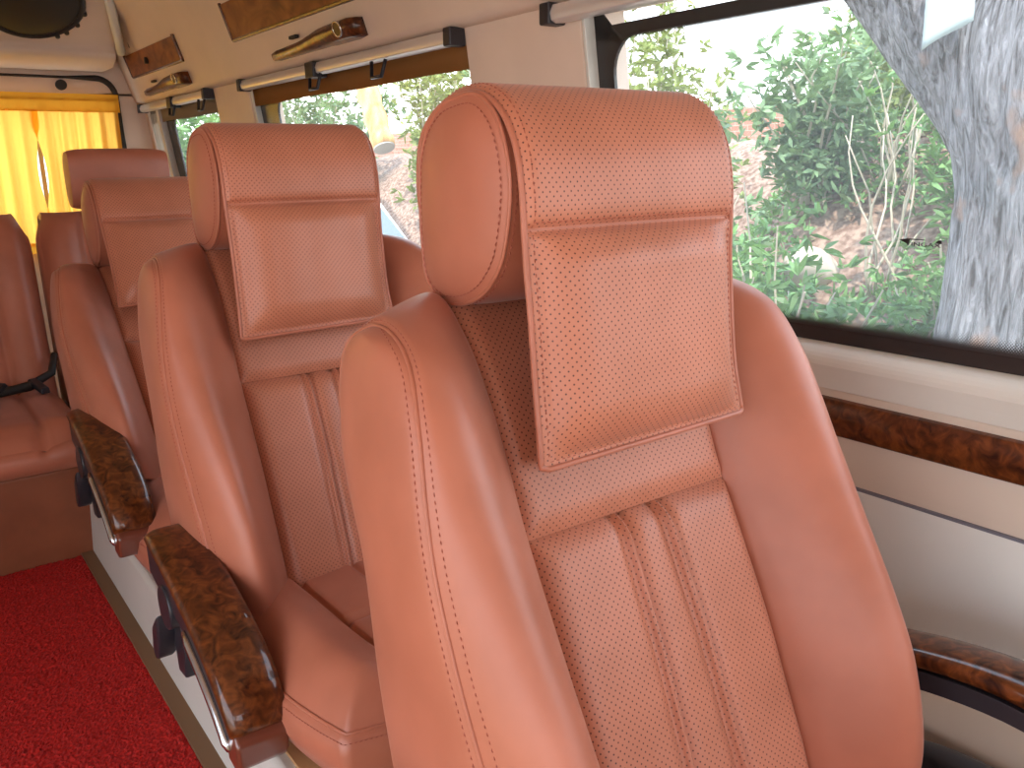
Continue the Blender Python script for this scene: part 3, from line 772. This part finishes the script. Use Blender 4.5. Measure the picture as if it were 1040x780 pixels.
def make_arm(root, u0, u1, lift=None, outer=-1):
    """arm rest as a drooping banana: wooden cap, black body, metal insert, end cap, bracket"""
    top = lift or [(.69, .487), (.655, .488), (.60, .482), (.56, .474), (.50, .459), (.436, .438), (.38, .418), (.327, .392), (.285, .362), (.262, .335), (.250, .305)]
    bot = [(y+.012+.016*(i/(len(top)-1)), z-(.030+.004*math.sin(math.pi*i/(len(top)-1)))) for i, (y, z) in enumerate(top)]
    n = 40
    def at(K, f): return catmull(K, f*(len(K)-1))
    V = []; prof = 14; uc = (u0+u1)/2; hw = abs(u1-u0)/2
    loops = []
    for i in range(n+1):
        f = i/n; y, z = at(top, f); yb, zb = at(bot, f); lp_ = []
        sh = 1 if 0 < i < n else .85
        w_ = hw*(1-.12*abs(2*f-1)**4)
        for k in range(prof):
            q = 2*math.pi*k/prof; c, s = math.cos(q), math.sin(q)
            cu_ = (abs(c)**.55)*(1 if c > 0 else -1); v = (abs(s)**.7)*(1 if s > 0 else -1)
            g = (v+1)/2
            lp_.append(Vector((uc+w_*cu_*sh, yb+(y-yb)*g, zb+(z-zb)*g)))
        loops.append(lp_)
    V = [v for l in loops for v in l]; F = []
    for k in range(n):
        for i in range(prof): F.append((k*prof+i, k*prof+(i+1) % prof, (k+1)*prof+(i+1) % prof, (k+1)*prof+i))
    F += [tuple(range(prof))[::-1], tuple(range(n*prof, n*prof+prof))]
    arm = empty('armrest', (0, 0, 0)); arm.parent = root
    B().add(V, F).build('wood_cap', M['wood'], arm, smooth=True)
    # body under the cap
    body = [(y+.002, z-.002) for y, z in bot]
    low = [(.70, .40), (.64, .385), (.57, .375), (.52, .368), (.47, .352), (.42, .330), (.375, .305), (.34, .285), (.315, .268), (.295, .255), (.275, .245)]
    if lift: low = [(y+.01, z-.062) for y, z in lift]
    poly = [at(body, k/24) for k in range(25)]+[at(low, 1-k/24) for k in range(25)]
    bb = B(); wi = hw*.80
    bb.prism(poly, 'x', uc-wi, uc+wi); bb.build('arm_body', M['black'], arm, bevel=.004)
    # metal inlay along outer side
    xs = uc+outer*(wi+.002)
    mids = [tuple(a*.30+b_*.70 for a, b_ in zip(at(body, k/20), at(low, k/20))) for k in range(8, 20)]
    if not lift:
        B().tube([(xs, y, z) for y, z in mids], [.004]+[.009]*10+[.004], 8).build('metal_inlay', M['chrome'], arm, smooth=True)
        # leather covered nose under the wood
        nose = [(.262, .300), (.247, .285), (.249, .250), (.262, .232), (.30, .238), (.30, .275)]
        B().prism(nose, 'x', uc-hw*.82, uc+hw*.82).build('arm_nose', M['copper'], arm, bevel=.007, seg=3)
        # pivot boss, lever and buckle hanging below
        B().tube([(uc-hw*.9, .60, .37), (uc+hw*.9, .60, .37)], .042, 20).build('pivot_boss', M['black'], arm, bevel=.004)
        B().prism([(.62, .36), (.60, .26), (.615, .205), (.66, .20), (.67, .26), (.665, .36)], 'x', uc-.020, uc+.022).build('arm_bracket', M['black'], arm, bevel=.005)
        B().prism([(.655, .33), (.70, .29), (.715, .235), (.70, .215), (.675, .235), (.655, .285)], 'x', uc-hw*1.0, uc-hw*.3).build('recline_lever', M['black'], arm, bevel=.006)
    return arm
M['copper'] = mat('coppery brown plastic', (.15, .040, .022), .28, coat=.6)

proto = make_seat()
make_arm(proto, -.408, -.306)
wall_arm = [(.74, .41), (.68, .428), (.62, .444), (.56, .460), (.50, .473), (.44, .482), (.38, .485), (.32, .478), (.27, .46), (.24, .44), (.225, .41)]
wa = make_arm(proto, .345, .425, wall_arm, 1)
def copy_tree(o, parent=None):
    c = o.copy(); link(c); c.parent = parent
    for ch in list(o.children): copy_tree(ch, c)
    return c
def move_seat(root, dx, dy, dz, recline, label):
    root.location = (SX+dx, dy, dz); tag(root, label, 'seat', 'tan leather seats in a row by the windows')
    if recline:
        P = Vector((0, .62, .36)); Rm = Matrix.Rotation(-recline, 4, 'X')
        Mx = Matrix.Translation(P) @ Rm @ Matrix.Translation(-P)
        for ch in root.children:
            if ch.name.split('.')[0] in ('side_bolster', 'side_panel', 'seam_stitching', 'piping', 'upper_panel', 'lower_panel', 'back_panel', 'headrest', 'neck_flap'):
                ch.matrix_local = Mx @ ch.matrix_local
s2 = copy_tree(proto)
for ch in s2.children:
    if ch.name.startswith('armrest'): ch.location = (.015, -.02, -.02)
s3 = copy_tree(proto)
for ch in s3.children:
    if ch.name.startswith('armrest'): ch.location = (.05, 0, .035)
move_seat(proto, 0, 0, 0, 0, 'nearest tan leather seat, biggest in the foreground, with perforated neck flap')
move_seat(s2, .0, .930, .0, 0, 'second tan leather seat, directly behind the nearest one, burl armrest by the aisle')
move_seat(s3, -.025, 1.70, 0, math.radians(20), 'third tan leather seat, reclined, in front of the rear bench')

# dark cover at the foot of the nearest seat, wall side
dc = B()
for k in range(2): pass
loops = []
for k in range(13):
    a = math.pi*k/12; r_ = .12
    loops.append([Vector((1.085+.065*math.cos(q)*abs(math.sin(a+.001))**.5, .40-.16*math.cos(a), .262+.052*math.sin(q)*abs(math.sin(a+.001))**.5)) for q in [2*math.pi*j/16 for j in range(16)]])
V = [v for l in loops for v in l]; F = []
for k in range(12):
    for i in range(16): F.append((k*16+i, k*16+(i+1) % 16, (k+1)*16+(i+1) % 16, (k+1)*16+i))
dk = B().add(V, F).build('recline_cover', M['black'], proto, smooth=True); dk.location = (-SX, 0, 0)

# ------------------------------------------------------------------ rear bench
def bench_back(cx, headrest, label):
    root = empty('rear_seat', (cx, 3.0, 0))
    prof = [(.10, .30), (.14, .40), (.20, .55), (.25, .70), (.29, .85), (.33, .94), (.38, .978), (.43, .96), (.45, .90), (.44, .7), (.42, .5), (.40, .30)]
    def f(s, t):
        y, z = catmull(prof, t); w_ = .285-.022*max(0, (z-.85)/.12)**2
        a = abs(s); d = .030*math.sin(math.pi*min(1, max(0, (a-.55)/.45)))**.8 if t < 7 else 0
        d -= .010*math.exp(-((a-.55)/.03)**2) if t < 7 else 0
        ee = .03*max(0, (a-.86)/.14)**2
        return P3(w_*s, y-d+ee*(1 if t < 7 else -1), z)
    patch('backrest', f, -1, 1, 60, 0, 11, 60, M['leather'], root)
    for sgn in (-1, 1):
        loop = [f(sgn, 11*k/60) for k in range(61)]+[f(sgn, 11).lerp(f(sgn, 0), k/6) for k in range(1, 6)]
        rings('side_panel', concentric_cap(loop, Vector((sgn, 0, 0)), 6, .012, med=lambda p: Vector((p.x, .30+.12*(p.z-.5), min(max(p.z, .35), .9)))), M['leather'], root, flip=(sgn > 0))
    if headrest:
        hp_ = [(.41, 1.185), (.36, 1.190), (.33, 1.17), (.322, 1.12), (.325, 1.06), (.335, 1.01), (.36, .985), (.40, .985), (.425, 1.01), (.435, 1.09), (.432, 1.16)]
        def g(s, t):
            t %= 11; i = int(t); ff = t-i; a, b, c, d = (hp_[(i+k) % 11] for k in (-1, 0, 1, 2))
            y, z = (.5*((2*q)+(-p+r)*ff+(2*p-5*q+4*r-w_)*ff*ff+(-p+3*q-3*r+w_)*ff**3) for p, q, r, w_ in zip(a, b, c, d))
            k = 1-.10*abs(s)**6; 
            return P3(.165*s, .38+(y-.38)*k, 1.088+(z-1.088)*k)
        h = patch('headrest', g, -1, 1, 40, 0, 11, 60, M['leather'], root, flip=True)
        for sgn in (-1, 1):
            rings('headrest_side', concentric_cap([g(sgn, 11*k/50) for k in range(50)], Vector((sgn, 0, 0)), 6, .008, med=lambda p: Vector((p.x, .38, 1.088+(p.z-1.088)*.3))), M['leather'], h, flip=(sgn < 0))
            B().tube([(sgn*.06, .385, .94), (sgn*.06, .38, 1.03)], .007, 8).build('headrest_post', M['chrome'], h, smooth=True)
    # cushion
    def c(a, b):
        e = min(1-abs(a), 1+b); z = .36+.06*(1-(1-min(1, e/.35))**2.4)-.012*math.exp(-((abs(a)-.55)/.03)**2)+.012*math.exp(-((abs(a)-.78)/.12)**2)
        return P3(.30*a, -.36+.29*(b+1)*.95, z)
    patch('seat_cushion', c, -1, 1, 50, -1, 1, 40, M['leather'], root)
    fr = [c(-1+2*k/40, -1) for k in range(41)]
    V = []
    for z, d in ((1, 0), (.9, -.012), (.5, -.018), (.2, -.01), (0, .01)):
        V += [Vector((p.x, p.y+d, .285+(p.z-.285)*z)) for p in fr]
    F = [(k*41+i, (k+1)*41+i, (k+1)*41+i+1, k*41+i+1) for k in range(4) for i in range(40)]
    meshobj('cushion_front', V, F, M['leather'], root)
    # belt buckles where back and cushion meet
    for bx, an in ((-.12, .5), (.10, -.6), (.22, .3)):
        R3 = Matrix.Rotation(an, 3, 'Z') @ Matrix.Rotation(.25, 3, 'X')
        B().box((bx, .05, .452), (.030, .10, .018), R3, .85).build('belt_buckle', M['black'], root, bevel=.004)
    B().tube([(-.27, .10, .432), (-.10, .07, .442), (.05, .06, .436), (.20, .08, .448), (.27, .11, .475), (.292, .15, .53)], [.012, .016, .013, .016, .013, .010], 8).build('belt_strap', M['dark'], root, smooth=True)
    return tag(root, label, 'seat', 'seats of the rear bench')
bench_back(.735, True, 'rear bench seat with plain headrest, partly hidden behind the third seat')
bench_back(.125, True, 'rear bench seat at the left edge, facing the aisle carpet')
M['benchbase'] = leather('brown bench front', (.21, .058, .024), (.26, .075, .032))
tag(B().prism([(2.665, -.005), (2.655, .285), (3.35, .30), (3.35, -.005)], 'x', -.55, 1.14).build('bench_base', M['benchbase'], bevel=.01), 'brown covered box carrying the rear bench, behind the red carpet', 'bench')

# ================================================================== OUTSIDE
M['ground'] = mat('dusty ground', (.42, .34, .27), .95); add_noise_color(M['ground'], (.25, .20, .15), (.5, .42, .34), 1.5, 8)
struct(B().box((6, 4, -.80), (60, 60, .06)).build('ground', M['ground']))
m = mat('brick garden wall', (.4, .17, .12), .95)
tc = N(m, 'ShaderNodeTexCoord'); mp = N(m, 'ShaderNodeMapping'); mp.inputs['Rotation'].default_value = (math.radians(90), 0, math.radians(90)); br = N(m, 'ShaderNodeTexBrick')
sw_ = N(m, 'ShaderNodeSeparateXYZ'); cb = N(m, 'ShaderNodeCombineXYZ'); L(m, tc.outputs['Object'], sw_.inputs[0]); L(m, sw_.outputs[1], cb.inputs[0]); L(m, sw_.outputs[2], cb.inputs[1])
L(m, cb.outputs[0], br.inputs['Vector']); br.inputs['Scale'].default_value = 4; br.inputs['Color1'].default_value = (.40, .17, .12, 1); br.inputs['Color2'].default_value = (.50, .24, .18, 1); br.inputs['Mortar'].default_value = (.55, .42, .36, 1); br.inputs['Mortar Size'].default_value = .012
L(m, br.outputs[0], bsdf(m).inputs['Base Color']); M['brick'] = m
tag(B().box((8.5, 7.0, 1.25), (.25, 24, .9)).build('brick_wall', M['brick']), 'pinkish brick garden wall behind the bushes outside', 'wall')

def bz(x, y):
    g = min(1, max(0, (y-3.4)/1.6)); x0 = 2.9+2.0*g
    t = min(1, max(0, (x-x0)/2.6)); t = t*t*(3-2*t)
    return -.77+2.0*t+.16*noise.noise(Vector((x*1.1, y*1.1, 0)))*min(1, t*5)
V = []; F = []
for j in range(161):
    for i in range(41):
        x = 2.7+6*i/40; y = -3+24*j/160; V.append((x, y, bz(x, y)+.03*noise.noise(Vector((x*9, y*9, 2)))))
for j in range(160):
    for i in range(40):
        a = j*41+i; F.append((a, a+1, a+42, a+41))
M['soil'] = mat('reddish soil', (.4, .2, .15), .95); add_noise_color(M['soil'], (.16, .085, .062), (.36, .24, .19), 22, 6, 0, .38, .62)
struct(meshobj('ground', V, F, M['soil']))
def leafmat(name, c, rough=.5):
    m = bpy.data.materials.new(name); m.use_nodes = True; t = m.node_tree; b = t.nodes['Principled BSDF']; b.inputs['Roughness'].default_value = rough
    o = t.nodes['Material Output']; tl = t.nodes.new('ShaderNodeBsdfTranslucent'); tl.inputs[0].default_value = (c[0]*1.2, c[1]*1.2, c[2]*.8, 1); mx = t.nodes.new('ShaderNodeMixShader'); mx.inputs[0].default_value = .35
    b.inputs['Base Color'].default_value = (*c, 1); g = t.nodes.new('ShaderNodeNewGeometry'); hs_ = t.nodes.new('ShaderNodeHueSaturation'); hs_.inputs['Color'].default_value = (*c, 1)
    mr = t.nodes.new('ShaderNodeMapRange'); mr.inputs['To Min'].default_value = .55; mr.inputs['To Max'].default_value = 1.5
    t.links.new(g.outputs['Random Per Island'], mr.inputs[0]); t.links.new(mr.outputs[0], hs_.inputs['Value']); t.links.new(hs_.outputs[0], b.inputs['Base Color'])
    t.links.new(b.outputs[0], mx.inputs[1]); t.links.new(tl.outputs[0], mx.inputs[2]); t.links.new(mx.outputs[0], o.inputs[0]); return m
M['leafA'] = leafmat('bright green leaf', (.16, .29, .10)); M['leafB'] = leafmat('yellow green leaf', (.24, .28, .09)); M['leafC'] = leafmat('dusty green leaf', (.17, .26, .13))
M['twig'] = mat('pale twig', (.50, .42, .34), .9)
def leaf_geo(p, d, n, ln, wd):
    s = d.cross(n).normalized()*wd; n = n.normalized()*ln*.08
    return [p, p+d*ln*.35+s+n, p+d*ln*.35-s+n, p+d*ln*.75+s*.6, p+d*ln*.75-s*.6, p+d*ln-n], [(0, 1, 2), (1, 3, 4, 2), (3, 5, 4)]
def bush(x, y, h, rx, ry_, nst, nl, leaf, lm, label, seed, cat='bush', z0=-.77, group='bushes outside the windows'):
    rg = random.Random(seed); z0 = bz(x, y)-.03; root = empty('bush', (x, y, z0)); tw = B(); V = []; F = []
    for k in range(nst):
        bx, by = rg.uniform(-.25, .25)*rx, rg.uniform(-.25, .25)*ry_; tx, ty = rg.uniform(-1, 1)*rx, rg.uniform(-1, 1)*ry_
        hh = h*rg.uniform(.55, 1.0)*(1-.25*(tx/rx)**2); pts = []
        for i in range(7):
            f = i/6; pts.append(Vector((bx+(tx-bx)*f**1.3+rg.uniform(-.03, .03), by+(ty-by)*f**1.3+rg.uniform(-.03, .03), hh*f)))
        tw.tube(pts, [.012*(1-.8*i/6)+.002 for i in range(7)], 4)
        for q in range(nl//nst):
            f = rg.uniform(.12, 1)*6; i = min(5, int(f)); p = pts[i].lerp(pts[i+1], f-i)
            # a small spray of leaves round a point off the stem
            off = Vector((rg.gauss(0, 1), rg.gauss(0, 1), rg.gauss(0, .8)))*.13; c = p+off
            base = Vector((rg.uniform(-1, 1), rg.uniform(-1, 1), rg.uniform(-.3, .8))).normalized()
            for _ in range(5):
                d = (base+Vector((rg.uniform(-1, 1), rg.uniform(-1, 1), rg.uniform(-.8, .8)))*.9).normalized()
                nn = Vector((rg.uniform(-1, 1), rg.uniform(-1, 1), rg.uniform(.2, 1)))
                if d.cross(nn).length < .05: continue
                v, f_ = leaf_geo(c, d, nn, leaf*rg.uniform(.7, 1.3), leaf*.16); n0 = len(V); V += v; F += [tuple(a+n0 for a in t_) for t_ in f_]
    tw.build('stems', M['twig'], root)
    o = meshobj('leaves', V, F, lm, root, False); o['kind'] = 'stuff'
    return tag(root, label, cat, group)
bush(3.35, 2.45, 1.75, .42, .45, 18, 1000, .085, M['leafA'], 'bright green bush left of the big tree trunk, seen through the big window', 11)
bush(4.5, 2.05, 1.6, .45, .38, 16, 800, .08, M['leafA'], 'leafy bush touching the left side of the tree trunk outside', 12)
bush(3.75, 3.55, 1.75, .5, .5, 16, 900, .09, M['leafC'], 'dusty green bush just right of the nearest headrest outside', 13)
bush(4.75, 3.25, 1.1, .45, .45, 16, 800, .09, M['leafC'], 'low dusty bush on the bank between the headrest and the tree', 14)
bush(5.9, 3.3, 1.55, .45, .4, 14, 700, .09, M['leafB'], 'yellow green shrub beside the tree at the top of the big window', 15)
bush(5.7, 5.75, 3.6, .6, .5, 20, 1500, .10, M['leafB'], 'yellowish shrub at the top left corner of the big window', 16)
bush(6.3, 7.9, 3.0, .8, .8, 18, 1100, .12, M['leafC'], 'tall bush seen through the right half of the second window', 17)
bush(6.4, 10.4, 3.2, .9, 1.0, 18, 1100, .13, M['leafB'], 'tall yellow green bush in the middle of the second window', 18)
bush(6.2, 13.2, 3.2, .9, 1.2, 18, 1100, .14, M['leafC'], 'far bush at the rear end of the second window', 19)
bush(6.0, 19.0, 3.6, 1.2, 1.8, 18, 1100, .20, M['leafA'], 'far green bush seen through the rearmost side window', 20)
bush(7.4, 4.4, 1.2, .7, .7, 16, 900, .10, M['leafA'], 'round green bush on top of the bank beyond the headrest', 21)
bush(5.0, 4.75, 2.9, .36, .33, 14, 900, .085, M['leafB'], 'slim yellow green shrub in the upper left part of the big window', 22)
bush(6.6, 3.9, 1.4, .5, .4, 14, 900, .10, M['leafB'], 'bright leafy crown just left of the leaning tree branch', 23)
bush(3.95, 1.95, .95, .22, .22, 12, 500, .075, M['leafA'], 'small low green plant at the foot of the tree trunk', 24)
def ground_cover(name, m, n_, ln, x0, x1, y0, y1, seed, label, hgt=.14):
    rg = random.Random(seed); V = []; F = []
    for k in range(n_):
        x, y = rg.uniform(x0, x1), rg.uniform(y0, y1)
        if noise.noise(Vector((x*1.7, y*1.7, seed))) < -.12: continue
        b0 = Vector((x, y, bz(x, y)+rg.uniform(0, hgt)))
        for _ in range(5):
            d = Vector((rg.uniform(-1, 1), rg.uniform(-1, 1), rg.uniform(-.2, 1))).normalized(); nn = Vector((rg.uniform(-1, 1), rg.uniform(-1, 1), 1))
            v, f_ = leaf_geo(b0, d, nn, ln*rg.uniform(.6, 1.3), ln*.16); n0 = len(V); V += v; F += [tuple(a+n0 for a in t_) for t_ in f_]
    o = meshobj(name, V, F, m, None, False); o['kind'] = 'stuff'; return tag(o, label, 'plants')
ground_cover('ground_plants', M['leafA'], 2600, .08, 3.3, 6.2, 1.0, 4.6, 31, 'low green weeds covering the soil bank outside the big window', .22)
ground_cover('dry_leaves', mat('dry brown leaf', (.30, .20, .14), .9), 2200, .06, 3.2, 6.4, .8, 4.8, 32, 'dry brown leaf litter lying on the soil bank', .03)
def twigs(x, y, seed, label):
    rg = random.Random(seed); b = B(); z0 = bz(x, y)-.02
    for k in range(9):
        p = Vector((x+rg.uniform(-.12, .12), y+rg.uniform(-.12, .12), z0)); d = Vector((rg.uniform(-.35, .35), rg.uniform(-.35, .35), 1)); pts = [p]
        for i in range(6): d = (d+Vector((rg.uniform(-.25, .25), rg.uniform(-.25, .25), 0))).normalized(); p = p+d*rg.uniform(.12, .2); pts.append(p.copy())
        b.tube(pts, [.009, .008, .007, .006, .005, .004, .003], 5)
    return tag(b.build('dry_shrub', M['twig'], None, smooth=True), label, 'shrub')
twigs(4.3, 2.45, 41, 'leafless pale twigs standing next to the tree trunk outside')
twigs(4.9, 2.9, 42, 'leafless pale twigs higher on the bank, left of the trunk')
# ground litter and stone
st = B(); rg = random.Random(5)
bm = bmesh.new(); bmesh.ops.create_icosphere(bm, subdivisions=3, radius=.16)
for v in bm.verts: v.co *= 1+.28*noise.noise(v.co*6); v.co.z *= .8
me = bpy.data.meshes.new('stone'); bm.to_mesh(me); bm.free(); M['stone'] = mat('pale stone', (.5, .42, .36), .9); me.materials.append(M['stone'])
so = bpy.data.objects.new('stone', me); link(so); so.location = (4.36, 3.0, bz(4.36, 3.0)+.04)
tag(so, 'pale stone lying on the soil bank among the leaves', 'stone')
me.polygons.foreach_set('use_smooth', [True]*len(me.polygons))

# big tree
def bark():
    m = mat('grey bark', (.3, .28, .28), .95)
    tc = N(m, 'ShaderNodeTexCoord'); mp = N(m, 'ShaderNodeMapping'); mp.inputs['Scale'].default_value = (1, 1, .17)
    n = N(m, 'ShaderNodeTexNoise'); n.inputs['Scale'].default_value = 42; n.inputs['Detail'].default_value = 9; n.inputs['Distortion'].default_value = .9; n.inputs['Roughness'].default_value = .65
    r = N(m, 'ShaderNodeValToRGB'); el = r.color_ramp.elements; el[0].position = .36; el[0].color = (.045, .038, .04, 1); el[1].position = .64; el[1].color = (.40, .39, .43, 1)
    e = el.new(.47); e.color = (.20, .19, .21, 1)
    L(m, tc.outputs['Object'], mp.inputs[0]); L(m, mp.outputs[0], n.inputs['Vector']); L(m, n.outputs[0], r.inputs[0])
    n2 = N(m, 'ShaderNodeTexNoise'); n2.inputs['Scale'].default_value = 5; L(m, tc.outputs['Object'], n2.inputs['Vector'])
    mr = N(m, 'ShaderNodeMapRange'); mr.inputs['From Min'].default_value = .62; mr.inputs['From Max'].default_value = .72; L(m, n2.outputs[0], mr.inputs[0])
    mx = N(m, 'ShaderNodeMix', data_type='RGBA'); mx.inputs[7].default_value = (.42, .26, .20, 1); L(m, mr.outputs[0], mx.inputs[0]); L(m, r.outputs[0], mx.inputs[6]); L(m, mx.outputs[2], bsdf(m).inputs['Base Color'])
    b = N(m, 'ShaderNodeBump'); b.inputs['Strength'].default_value = 1; b.inputs['Distance'].default_value = .03; L(m, n.outputs[0], b.inputs['Height']); L(m, b.outputs[0], bsdf(m).inputs['Normal'])
    return m
M['bark'] = bark()
tree = empty('tree', (3.16, 1.16, -.77))
def limb(pts, name, lump=.03, nseg=110, nr=90, parent=tree):
    V = []; F = []
    for j in range(nseg+1):
        x, y, z, r = catmull(pts, (len(pts)-1)*j/nseg); x2, y2, z2, r2 = catmull(pts, min(len(pts)-1, (len(pts)-1)*j/nseg+.05)); x1, y1, z1, r1 = catmull(pts, max(0, (len(pts)-1)*j/nseg-.05))
        t = Vector((x2-x1, y2-y1, z2-z1)).normalized(); a = (Vector((1, 0, 0))-t*t.x).normalized(); b = t.cross(a)
        for i in range(nr):
            q = 2*math.pi*i/nr; d = a*math.cos(q)+b*math.sin(q); p = Vector((x, y, z))
            rid = noise.ridged_multi_fractal(Vector((d.x*3.6, d.y*3.6, z*.9)), 1, 2.1, 4, 1, 2)
            k = r*(1+.10*noise.noise(Vector((d.x*1.3, d.y*1.3, z*1.2))))-lump*.9*max(0, min(1.6, rid-.9))+.008*noise.noise(Vector((d.x*14, d.y*14, z*6)))
            V.append(p+d*k-Vector(tree.location))
    for j in range(nseg):
        for i in range(nr): F.append((j*nr+i, j*nr+(i+1) % nr, (j+1)*nr+(i+1) % nr, (j+1)*nr+i))
    F.append(tuple(range(nr))[::-1]); F.append(tuple(range(nseg*nr, nseg*nr+nr)))
    return meshobj(name, V, F, M['bark'], parent)
limb([(3.22, 1.16, -.85, .50), (3.20, 1.19, -.3, .42), (3.20, 1.19, .3, .39), (3.20, 1.18, .75, .39), (3.19, 1.18, 1.1, .41), (3.18, 1.22, 1.4, .44), (3.2, 1.24, 1.7, .36), (3.22, 1.24, 1.95, .15)], 'trunk')
limb([(3.16, 1.22, .9, .24), (3.14, 1.36, 1.25, .27), (3.11, 1.58, 1.55, .27), (3.08, 1.88, 1.9, .25), (3.05, 2.3, 2.4, .22), (3.0, 2.7, 3.1, .18)], 'branch')
limb([(3.2, 1.05, 1.1, .26), (3.2, .92, 1.5, .30), (3.25, .75, 2.0, .27), (3.3, .5, 2.8, .22)], 'branch')
bm = bmesh.new(); bmesh.ops.create_icosphere(bm, subdivisions=4, radius=.10)
for v in bm.verts: v.co *= 1+.5*noise.noise(v.co*14); v.co.x *= .5
mk = bpy.data.meshes.new('knot'); bm.to_mesh(mk); bm.free(); mk.materials.append(M['bark']); kn = bpy.data.objects.new('knot', mk); link(kn); kn.parent = tree; kn.location = Vector((2.90, .98, 1.53))-tree.location
tag(tree, 'big grey forked tree trunk right outside the big window', 'tree')
# pale sheet nailed on the trunk
M['tagcloth'] = mat('pale blue white sheet', (.42, .50, .52), .8)
tgr = Vector((2.74, 1.565, 1.80)); V = []; F = []
e1 = Vector((.04, -.135, 0)); 
for j in range(13):
    for i in range(9):
        u, v = i/8, j/12; bt = v*(.36+.0*u-.075*u)
        V.append(Vector((.012*math.sin(u*5+v*3), 0, 0))+e1*u*(1-.06*v)+Vector((0, -.02*v, -bt-.03*0)))
for j in range(12):
    for i in range(8):
        a = j*9+i; F.append((a, a+1, a+10, a+9))
sh = meshobj('hanging_sheet', V, F, M['tagcloth']); sh.location = tgr; so_ = sh.modifiers.new('s', 'SOLIDIFY'); so_.thickness = .004
tag(sh, 'pale cloth sheet hanging on the grey tree trunk', 'cloth')
# orange trunk with sawn end, hanging in the second window
M['orange'] = mat('orange brown bark', (.62, .34, .12), .9); add_noise_color(M['orange'], (.38, .18, .07), (.80, .52, .22), 8, 5, 0, .35, .65, (1, 1, .3))
M['cut'] = mat('sawn wood', (.34, .30, .26), .9)
cb_ = empty('cut_log', (5.0, 9.4, 1.3))
p0 = Vector((5.0, 9.34, 1.32)); p1 = Vector((5.05, 10.1, 2.6)); V = []
lg = B(); pts = [p0.lerp(p1, k/16)-cb_.location for k in range(17)]; lg.tube(pts, [.135*(1+.10*math.sin(k*1.9)) for k in range(17)], 24)
lg.build('log', M['orange'], cb_, smooth=True)
dct = (p1-p0).normalized(); lc = B(); lc.tube([p0-cb_.location-dct*.02, p0-cb_.location+dct*.01], .128, 24); lc.build('sawn_end', M['cut'], cb_)
for q in (.12, ):
    pass
b2 = B(); b2.tube([p1-cb_.location, Vector((5.2, 11.0, 3.4))-cb_.location, Vector((5.3, 13.2, 3.5))-cb_.location, Vector((5.35, 14.6, -.7))-cb_.location], [.13, .12, .14, .2], 16); b2.build('bough', M['orange'], cb_, smooth=True)
tag(cb_, 'orange brown sawn off tree limb hanging outside the second window', 'log')

# parked white car
M['carpaint'] = mat('white car paint', (.85, .86, .88), .25, coat=.8); M['carglass'] = mat('car glass', (.12, .14, .16), .08)
car = empty('parked_car', (3.9, 9.45, -.77)); car.scale = (1, 1, .92)
def cprof(pts, x0, x1, m, name, bev=.05):
    return B().prism([(y-6.3, z) for y, z in pts], 'x', x0-3.9, x1-3.9).build(name, m, car, bevel=bev, seg=3)
cprof([(4.25, .32), (4.2, .70), (4.35, .98), (4.85, 1.08), (5.1, 1.12), (8.5, 1.15), (8.6, .9), (8.6, .32)], 3.0, 4.75, M['carpaint'], 'car_body', .07)
cprof([(4.98, 1.08), (5.72, 1.60), (6.1, 1.66), (8.0, 1.64), (8.45, 1.12)], 3.05, 4.70, M['carpaint'], 'cabin', .05)
cprof([(5.30, 1.16), (5.84, 1.53), (6.15, 1.575), (7.85, 1.555), (8.2, 1.18)], 3.035, 4.715, M['carglass'], 'side_window', .015)
V = [(3.12, 4.98, 1.12), (4.63, 4.98, 1.12), (4.60, 5.66, 1.595), (3.15, 5.66, 1.595)]; V = [(x-3.9, y-6.3, z) for x, y, z in V]
B().add(V+[(x, y+.06, z-.04) for x, y, z in V], [(0, 1, 2, 3), (7, 6, 5, 4), (0, 4, 5, 1), (1, 5, 6, 2), (2, 6, 7, 3), (3, 7, 4, 0)]).build('windscreen', M['carglass'], car)
for wy in (5.0, 7.7):
    for wx_ in (2.98, 4.57):
        wh = B().tube([(wx_-3.9, wy-6.3, .33), (wx_-3.9+.2, wy-6.3, .33)], .33, 28).build('wheel', M['dark'], car, bevel=.03)
        B().tube([(wx_-3.9-.01, wy-6.3, .33), (wx_-3.9+.21, wy-6.3, .33)], .19, 20).build('hub_cap', M['chrome2'], wh, bevel=.01)
tag(car, 'white car parked outside, glimpsed low in the second window', 'car')
